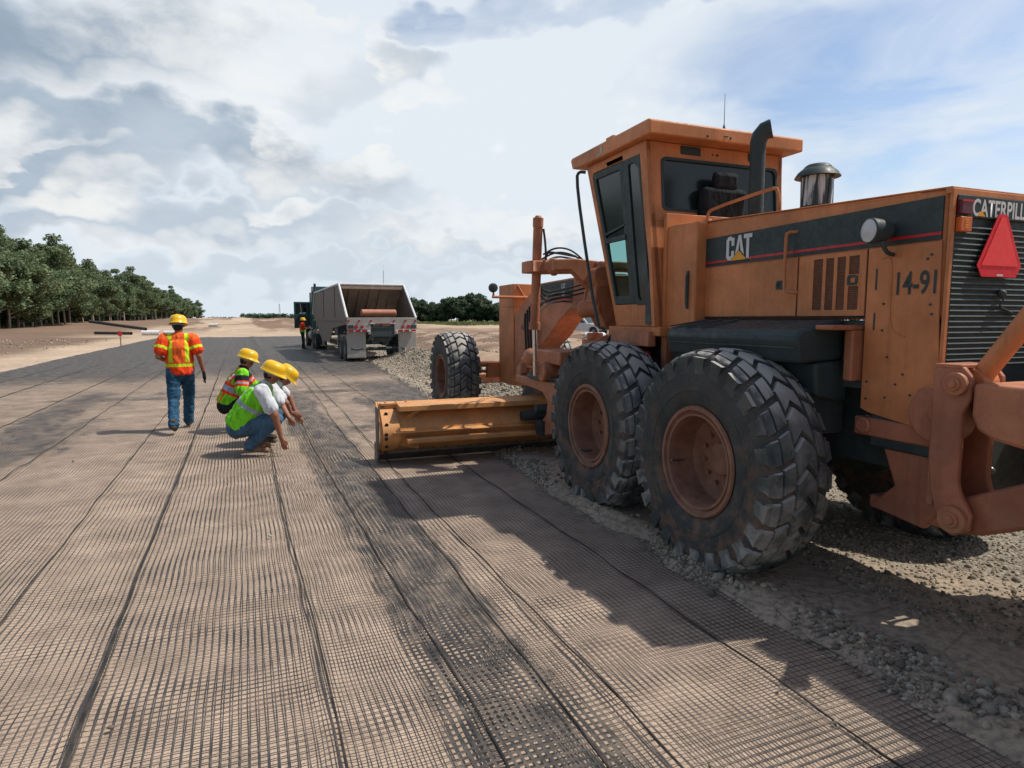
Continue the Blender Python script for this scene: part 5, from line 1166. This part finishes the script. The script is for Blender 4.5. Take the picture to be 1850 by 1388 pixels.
    if glove:
        for S in glove:
            k = MB(); w_, h_ = j['wr'+S], j['ha'+S]; dd = (h_-w_).normalized(); pn = side_ if S == 'R' else -side_; ac = dd.cross(pn).normalized()
            rcone(k, w_-dd*.01, w_+dd*.085, .036, .044, ac, .6)
            for q in range(4): a0 = w_+dd*.09+ac*(q-1.5)*.021; rcone(k, a0, a0+dd*(.068,.078,.074,.058)[q], .0135, .0115, n=8)
            t0 = w_+dd*.03-ac*.034; rcone(k, t0, t0+dd*.055-ac*.022, .016, .013, n=8); solid(k, 'glove', GLOVE, E_, .008, 1)
    # hard hat
    tl = Matrix((hs, hd, hu)).transposed()
    def hat(vs): return [hc + tl @ V((x, y, z+.045)) for x, y, z in vs]
    k = MB(); n_ = 28; vs = []; rows = [(0,.118),(.35,.112),(.62,.098),(.82,.074),(.94,.045),(1.0,.012)]
    for i in range(n_):
        a = 2*PI*i/n_
        for q, (t_, hh) in enumerate([(0,-.004),(.0,.0),(.22,.040),(.42,.072),(.62,.096),(.80,.112),(.93,.120)]):
            r_ = math.sqrt(max(0,1-t_*t_)) if q > 1 else 1.0
            rr = (1.0 if q else 1.03)
            sc = (1, .80*1.0)[0]; R_ = [1.03,1.0,.985,.92,.80,.62,.38][q]
            ridge = .006 if abs(math.cos(a)) < .22 and q > 2 else 0
            vs.append((.118*R_*math.cos(a), .142*R_*math.sin(a), hh*1.02+ridge))
    vs.append((0,0,.130)); m_ = 7; fs = []
    for i in range(n_):
        jn = (i+1)%n_
        for q in range(m_-1): fs.append((i*m_+q, jn*m_+q, jn*m_+q+1, i*m_+q+1))
        fs.append((i*m_+m_-1, jn*m_+m_-1, n_*m_))
    k.add(hat(vs), fs)
    # brim with a peak at the front
    vs = []; 
    for i in range(n_):
        a = 2*PI*i/n_; pk = max(0, math.sin(a))**2.2
        for rr, zz in ((1.0,.004),(1.10+.22*pk,-.012-.012*pk),(1.10+.22*pk,-.016-.012*pk),(1.0,-.004)): vs.append((.118*rr*math.cos(a)*(1-.05*pk), .142*rr*math.sin(a), zz))
    fs = []
    for i in range(n_):
        jn = (i+1)%n_
        for q in range(4): fs.append((i*4+q, jn*4+q, jn*4+(q+1)%4, i*4+(q+1)%4))
    k.add(hat(vs), fs); ho = k.build('hard_hat', HATY, E_, angle=50)
    k = MB(); k.add(hat([(.086*math.cos(2*PI*i/24), .102*math.sin(2*PI*i/24)-.004, z) for z in (-.040,-.018) for i in range(24)]), [(i,(i+1)%24,24+(i+1)%24,24+i) for i in range(24)]); k.build('headband', GREYC, ho)
    return E_, j, hp
JEANM = cloth('denim_mid', (.075,.155,.245), False, .24, scale=13, bump=1)
OR = (.95,.075,.02); ORL = (.95,.16,.035); YL = (.62,.86,.03); LM = (.22,.75,.03); LMB = (.36,.86,.04); SV = (.42,.46,.52); BK = (.025,.03,.035); WH = (.7,.72,.76)
def vest_orange(u, v, w, arm):
    if arm > .12: return YL if .44 < arm < .58 else OR
    if .10 < w < .20: return YL if .11 < w < .19 else ORL
    if .085 < abs(u) < .135 and w > .235 and w < 1.1: return YL
    if w < .10: return OR
    return ORL
def vest_lime(u, v, w, arm):
    if .40 < w < .49: return SV
    if abs(abs(u)-.105) < .022 and w > .49: return SV
    if abs(abs(u)-.105) < .034 and w > .49: return LMB
    if .14 < w < .18 and v < 0 and abs(u) < .10: return (.8,.8,.25)
    if .24 < w < .27 and v < 0 and abs(u) < .09: return (.8,.8,.25)
    return LM
def vest_two(u, v, w, arm):
    if arm > .1: return (LM if .72 < arm else (OR if .60 < arm < .72 else (SV if .5 < arm < .6 else (OR if .42 < arm < .5 else BK))))
    if .25 < w < .32 or .46 < w < .53: return OR
    if .32 <= w <= .46: return SV
    if .05 < abs(u) < .075 or .125 < abs(u) < .15: return OR
    if .075 <= abs(u) <= .125 and w > .5: return SV
    return LM
def vest_flag(u, v, w, arm):
    if w < .25: return LM
    return OR if abs(u) > .05 else (YL if w < .6 else OR)
person((-4.93,9.26,.012), math.radians(23), dict(pelvis=(0,.02,.90), chest=(0,.03,1.23), neck=(0,.035,1.43), head=(.005,.06,1.555), look=(.22,1,-.18),
    shL=(-.185,.02,1.37), shR=(.185,.03,1.37), elL=(-.265,-.08,1.11), wrL=(-.19,.14,1.04), haL=(-.10,.24,1.10), elR=(.265,-.03,1.11), wrR=(.315,.03,.86), haR=(.325,.06,.71),
    hipL=(-.085,-.01,.88), knL=(-.095,-.07,.48), anL=(-.085,-.36,.13), toL=(-.09,-.20,.045), hipR=(.085,.02,.88), knR=(.085,.24,.50), anR=(.05,.36,.085), toR=(.06,.54,.05)),
    'worker walking away in an orange vest with yellow stripes, jeans and yellow helmet', vest=dict(sleeve=.62, low=-.04, fn=vest_orange), shirt=None, pants=JEANS, glove=('R',), fat=1.0)
SQ = dict(pelvis=(0,-.20,.37), chest=(0,.0,.66), neck=(0,.12,.86), head=(0,.185,.975), look=(0,1,-.45),
    shL=(-.18,.10,.79), shR=(.18,.10,.79), elL=(-.22,.30,.58), wrL=(-.15,.42,.40), haL=(-.12,.50,.30), elR=(.23,.25,.50), wrR=(.21,.31,.21), haR=(.20,.35,.065),
    hipL=(-.09,-.20,.33), knL=(-.17,.24,.45), anL=(-.13,-.10,.115), toL=(-.14,.09,.045), hipR=(.09,-.20,.33), knR=(.16,.25,.44), anR=(.12,-.08,.11), toR=(.13,.12,.045))
def sq(**k): d_ = dict(SQ); d_.update(k); return d_
person((-3.15,7.66,.012), math.radians(-80), sq(elL=(-.20,.26,.54), wrL=(-.08,.36,.42), haL=(-.02,.42,.36)), 'crouching worker in a lime vest over a white t-shirt, touching the black grid', vest=dict(sleeve=0, low=-.02, fn=vest_lime), shirt=SHIRTW, pants=JEANM, sleeve=.72, boots=BOOTT, fat=1.24)
person((-3.30,8.27,.012), math.radians(-76), sq(head=(0,.265,.885), neck=(0,.185,.81), look=(0,1,-.95), elR=(.22,.30,.56), wrR=(.15,.34,.42), haR=(.13,.42,.38), wrL=(-.16,.38,.36), haL=(-.14,.44,.27)),
    'crouching worker with bowed yellow helmet, mostly hidden behind the one in the white t-shirt', vest=dict(sleeve=0, fn=vest_lime), shirt=SHIRTW, pants=JEANL, sleeve=.7)
person((-4.08,9.25,.012), math.radians(-66), sq(pelvis=(0,-.16,.42), chest=(0,.0,.72), neck=(0,.09,.93), head=(0,.14,1.045), look=(.25,1,-.35), shL=(-.19,.07,.86), shR=(.19,.07,.86), elR=(.27,.05,.60), wrR=(.16,.26,.52), haR=(.08,.36,.50), elL=(-.24,.22,.62), wrL=(-.12,.36,.50), haL=(-.06,.42,.46),
    hipR=(.09,-.18,.38), hipL=(-.09,-.18,.38)), 'crouching worker in a black sleeved vest with lime and orange bands', vest=dict(sleeve=.85, fn=vest_two), shirt=SHIRTD, pants=SHIRTD, sleeve=.9)
person((-11.75,35.2,.012), math.radians(-72), dict(pelvis=(0,0,.94), chest=(0,.0,1.28), neck=(0,.02,1.48), head=(0,.04,1.60), look=(0,1,.05),
    shL=(-.18,.0,1.42), shR=(.18,.0,1.42), elL=(-.24,.10,1.18), wrL=(-.10,.32,1.20), haL=(-.06,.42,1.22), elR=(.25,.08,1.18), wrR=(.14,.30,1.15), haR=(.10,.40,1.18),
    hipL=(-.09,0,.92), knL=(-.11,.03,.50), anL=(-.12,.0,.09), toL=(-.13,.17,.045), hipR=(.09,0,.92), knR=(.10,.04,.50), anR=(.11,.05,.09), toR=(.12,.22,.045)),
    'distant worker in an orange vest standing at the open door of the truck cab', vest=dict(sleeve=.5, fn=vest_flag), shirt=SHIRTD, pants=SHIRTD)
cb = MB(); cb.rbox((0,0,0),(.30,.02,.22),(.5,0,0)); cbo = cb.build('clipboard', WHITEP); cbo.location = (-11.35,35.32,1.22); cbo.rotation_euler = (0,0,math.radians(-72)); tag(cbo, 'white sheet held by the worker standing beside the truck cab', 'clipboard')
# ------------------------------------------------------------------ belly dump truck
TR = empty('dump_truck', (-5.05,24.5,0), math.radians(113.3), label='grey bottom-dump trailer truck with mud flaps and red lamps, behind its green tractor', cat='truck')
def T(name, m=ALU, bevel=0, par=None): return lambda mb: mb.build(name, m, par or TR, bevel=bevel)
m = MB()
for s in (1,-1):
    m.prism([(0.05,1.74),(2.0,3.08),(11.2,3.08),(12.4,1.95),(11.0,1.55),(8.6,.62),(5.6,.62),(4.3,1.30),(.10,1.50)], lambda u,v:(u,s*1.32,v),(0,-s*.03,0))
T('hopper_side', TRAILD)(m)
m = MB()
for s in (1,-1):
    m.tube([(.02,s*1.34,1.74),(2.0,s*1.34,3.12)],.045,8); m.tube([(2.0,s*1.34,3.12),(11.2,s*1.34,3.12),(12.4,s*1.34,1.98)],.045,8)
m.tube([(2.0,-1.34,3.12),(2.0,1.34,3.12)],.05,8); m.tube([(11.2,-1.34,3.12),(11.2,1.34,3.12)],.05,8); T('top_rim', WHITEP)(m)
m = MB(); m.add([(2.0,-1.29,3.08),(2.0,1.29,3.08),(4.6,1.29,1.15),(4.6,-1.29,1.15),(2.05,-1.29,3.08),(2.05,1.29,3.08),(4.65,1.29,1.15),(4.65,-1.29,1.15)],[(0,1,2,3),(7,6,5,4),(0,4,5,1),(1,5,6,2),(2,6,7,3),(3,7,4,0)])
T('slope_sheet', TRAILER)(m)
m = MB(); m.add([(11.2,-1.29,3.08),(11.2,1.29,3.08),(9.2,1.29,1.0),(9.2,-1.29,1.0)],[(0,1,2,3)]); T('front_sheet', TRAILER)(m)
m = MB()
for y in (-.86,-.43,0,.43,.86): m.bar((1.98,y,3.05),(4.5,y,1.16),.07,.09)
m.box(1.93,2.0,-1.29,1.29,2.93,3.04); T('rib', TRAILER)(m)
m = MB()
for s in (1,-1):
    for x in (3.5,7.4): m.box(x-.03,x+.03,*sorted((s*1.32,s*1.345)),1.75,3.06)
    m.box(.3,12.2,*sorted((s*1.32,s*1.36)),1.62,1.70)
T('side_post', TRAILD)(m)
m = MB(); m.cyl((.95,-.72,1.93),(.95,.62,1.93),.145,n=24); m.ball((.95,-.72,1.93),(.06,.06,.145)) ; m.ball((.95,.62,1.93),(.06,.06,.145)); T('air_tank', worn('tank_orange',(.48,.20,.12),.55,var=.2,dust=.4))(m)
m = MB(); m.box(-.02,.10,-1.36,1.36,1.50,1.74); T('rear_beam', ALU, .01)(m)
for s in (1,-1):
    m = MB(); m.box(-.03,.05,*sorted((s*1.36,s*.55)),1.28,1.50); m.box(-.03,.04,*sorted((s*.55,s*.46)),1.10,1.50); T('lamp_panel', ALU, .005)(m)
m = MB(); m.box(-.045,-.032,-1.34,-.50,1.20,1.27); m.box(-.045,-.032,.50,1.34,1.20,1.27); m.box(-.045,-.032,-.5,.5,1.50,1.535); T('reflective_tape', WHITEP)(m)
m = MB()
for y in (-1.22,-.95,-.70,.70,.95,1.22,-.2,.2,0): 
    if abs(y) > .5: m.box(-.050,-.046,y-.10,y+.10,1.20,1.27)
m.box(-.050,-.046,-.3,.3,1.505,1.53); T('tape_red', REDL)(m)
for y, z, r_ in [(s*a, 1.62 if a in (1.30,.9,.45,.15) else 1.39, .055 if a not in (1.02,) else .07) for s in (1,-1) for a in (1.30,.9,.45,.8,1.02)]:
    m = MB(); m.cyl((-.02,y,z),(-.07,y,z),r_ if z < 1.5 else .038,n=14); T('tail_lamp', REDL)(m)
for y in (1.22,-1.22):
    m = MB(); m.box(-.06,-.03,y-.10,y+.10,1.33,1.46); T('marker_box', DARK, .005)(m)
for s in (1,-1):
    m = MB(); m.box(.10,.125,*sorted((s*.64,s*1.36)),.17,1.20); T('mud_flap', ALU, .01)(m)
    m = MB(); m.prism([(s*.76,.50),(s*.98,.47),(s*1.20,.50),(s*1.22,.58),(s*1.06,.52),(s*.90,.52),(s*.74,.58)], lambda u,v:(.096,u,v),(.004,0,0)); m.tube([(.09,s*.68,.2),(.09,s*1.32,.2)],.02,6); T('flap_trim', DARK)(m)
m = MB(); m.box(.1,12,-.45,-.33,1.05,1.30); m.box(.1,12,.33,.45,1.05,1.30); m.box(.0,.12,-.46,.46,1.0,1.42); m.box(.8,4.5,-.5,.5,.8,1.1); m.box(.2,.3,-.3,.3,.8,1.1); m.cyl((.5,-.9,.52),(.5,.9,.52),.07); m.cyl((.4,-.2,.75),(1.0,-.2,.75),.12); m.cyl((.4,.25,.8),(1.0,.25,.8),.11); T('chassis', DARK, .01)(m)
def truck_tyre():
    q = MB(); q.lathe([(.27,-.13),(.40,-.145),(.50,-.14),(.525,-.11),(.53,0),(.525,.11),(.50,.14),(.40,.145),(.27,.13)], ax='y', n=40)
    for k in range(40):
        a = 2*PI*k/40; q.rbox((.527*math.cos(a),0,.527*math.sin(a)),(.02,.20,.05),(0,-a,0))
    t = q.build('t', RUBS).data; q = MB(); q.lathe([(.27,-.13),(.28,.10),(.25,.12),(.22,.0),(.12,-.03),(.10,.08),(0,.09)], ax='y', n=28)
    for k in range(8): a = 2*PI*k/8; q.cyl((.16*math.cos(a),-.03,.16*math.sin(a)),(.16*math.cos(a),.03,.16*math.sin(a)),.014,n=6)
    r = q.build('t', ALU).data
    for o in [o for o in bpy.data.objects if o.data in (t, r)]: bpy.data.objects.remove(o)
    return t, r
TT = truck_tyre()
def twheel(par, x, y, z=.53, sc=1, ys=1):
    e = empty('wheel', (x,y,z)); e.parent = par; e.scale = (sc,ys*sc,sc); e.rotation_euler = (0,random.random()*3, PI if y < 0 else 0); link('tyre', TT[0], e); link('rim', TT[1], e)
for x in (1.15,2.35,12.0,13.25):
    for y in (1.18,.86,-.86,-1.18): twheel(TR, x, y)
for y in (1.12,-1.12): twheel(TR, 17.6, y)
# tractor
m = MB(); m.box(13.9,15.6,-1.2,1.2,1.1,3.3); m.prism([(13.95,3.3),(15.5,3.3),(15.4,3.66),(14.0,3.60)], lambda u,v:(u,-1.1,v),(0,2.2,0)); m.box(15.6,17.0,-1.05,1.05,1.1,2.75); m.prism([(15.6,2.75),(16.6,2.75),(15.7,3.25)], lambda u,v:(u,-1.0,v),(0,2.0,0)); m.prism([(17.0,1.1),(18.5,1.1),(18.45,1.95),(17.0,2.1)], lambda u,v:(u,-.75,v),(0,1.5,0)); T('tractor_cab', GREENP, .04)(m)
m = MB(); m.box(13.88,13.90,-1.0,1.0,1.3,3.2); m.box(11.4,14,-.45,.45,.8,1.05); m.cyl((13.8,1.05,1.0),(13.8,1.05,3.75),.07); m.cyl((13.8,-1.05,1.0),(13.8,-1.05,3.75),.07); m.box(17.2,18.2,.8,1.28,.9,1.12); T('tractor_rack', DARK, .01)(m)
m = MB(); m.cyl((14.2,1.05,.75),(15.6,1.05,.75),.30,n=24); m.cyl((14.2,-1.05,.75),(15.6,-1.05,.75),.30,n=24); T('fuel_tank', ALU)(m)
m = MB(); m.frame([(1.12,1.15),(2.08,1.15),(2.08,2.75),(1.12,2.75)], [(1.22,2.0),(1.98,2.0),(1.98,2.65),(1.22,2.65)], lambda u,v:(16.0,u,v),(.05,0,0)); dd_ = T('cab_door', GREENP, .01)(m)
m = MB(); m.box(15.99,16.0,1.16,2.04,1.20,1.92); m.build('door_lining', DARK, dd_); m = MB(); m.box(15.98,15.99,1.40,1.75,2.02,2.10); m.build('grab_handle', WHITEP, dd_)
m = MB(); m.box(16.02,16.03,1.22,1.98,2.0,2.65); m.build('pane', GL_CAR, dd_)
m = MB(); m.tube([(16.6,1.1,2.6),(16.7,1.4,2.6),(16.7,1.4,1.8),(16.6,1.1,1.8)],.02,6); m.box(16.67,16.72,1.32,1.52,1.85,2.45); T('mirror', ALU)(m)
m = MB(); m.box(4.5,4.6,1.0,1.1,.35,1.3); m.box(10.2,10.32,1.0,1.12,.30,1.4); m.box(10.2,10.32,-1.12,-1.0,.30,1.4); m.box(10.12,10.4,.9,1.2,.28,.31); T('landing_leg', ALU, .005)(m)
m = MB(); m.box(5.4,8.8,-1.0,1.0,.50,.75); m.box(3.0,4.0,1.05,1.3,1.0,1.4); m.box(9.6,10.0,1.1,1.3,1.1,1.45); T('belly_gate', DARK, .02)(m)
# ------------------------------------------------------------------ pickup on the field
PK = empty('pickup_truck', (6.35,58.5,.22), math.radians(-38), label='white crew-cab pickup truck parked on the field, seen under the grader frame', cat='pickup truck')
def K(name, m=WHITEP, bevel=.02): return lambda mb: mb.build(name, m, PK, bevel=bevel)
m = MB(); m.prism([(-2.9,.55),(-2.9,1.12),(-.6,1.14),(1.1,1.14),(1.35,1.10),(2.75,1.02),(2.85,.85),(2.85,.5),(2.35,.48),(2.3,.68),(2.1,.82),(1.75,.82),(1.55,.68),(1.5,.45),(-1.4,.45),(-1.45,.68),(-1.65,.82),(-2.0,.82),(-2.2,.68),(-2.25,.5)], lambda u,v:(u,-.97,v),(0,1.94,0)); K('body')(m)
m = MB(); 
def tp(mb, pts, w0, w1, t0, t1):
    vs = [(x,s*(w0 if z < (t0+t1)/2 else w1),z) for s in (-1,1) for x,z in pts]; n_ = len(pts); mb.add(vs, [tuple(range(n_))[::-1], tuple(range(n_,2*n_))]+[(i,(i+1)%n_,n_+(i+1)%n_,n_+i) for i in range(n_)])
tp(m, [(-.75,1.13),(1.35,1.12),(.62,1.82),(-.45,1.84)], .93, .78, 1.12, 1.84); K('cabin', WHITEP, .03)(m)
m = MB(); m.add([(1.36,-.80,1.16),(1.36,.80,1.16),(.70,.70,1.79),(.70,-.70,1.79)],[(0,1,2,3)]); 
for s in (1,-1):
    m.add([(.98,s*.925,1.18),(.36,s*.925,1.18),(.36,s*.815,1.74),(.52,s*.815,1.74)],[(0,1,2,3)]); m.add([(.28,s*.925,1.18),(-.55,s*.925,1.18),(-.42,s*.815,1.74),(.28,s*.815,1.74)],[(0,1,2,3)])
m.add([(-.77,-.75,1.2),(-.77,.75,1.2),(-.50,.68,1.76),(-.50,-.68,1.76)],[(0,1,2,3)])
o = K('window', GL_CAR, 0)(m); o.location = (.004,0,.0); o.scale = (1.004,1.01,1)
m = MB(); m.box(2.84,2.87,-.62,.62,.68,.92); m.box(2.70,2.92,-.95,.95,.48,.62); K('grille', DARK, .01)(m)
for s in (1,-1):
    m = MB(); m.box(2.82,2.86,*sorted((s*.66,s*.93)),.76,.93); K('headlight', LENS, .01)(m)
    m = MB(); m.box(.95,1.08,*sorted((s*.98,s*1.16)),1.18,1.36); K('door_mirror', DARK, .02)(m)
for x in (1.95,-1.82):
    for y in (.86,-.86): twheel(PK, x, y, .39, .74, .9)
m = MB(); m.box(-.15,.05,-.4,.4,1.85,1.95); K('beacon', AMBER, .02)(m)
m = MB(); m.box(-2.6,-.9,-.75,.75,1.15,1.22)
for y in (-.7,.7): m.cyl((-.85,y,1.1),(-.85,y,2.0),.03,n=6); m.cyl((-2.7,y,1.1),(-2.7,y,2.0),.03,n=6); m.cyl((-2.75,y,2.0),(-.8,y,2.0),.03,n=6)
K('ladder_rack', ALU, 0)(m)
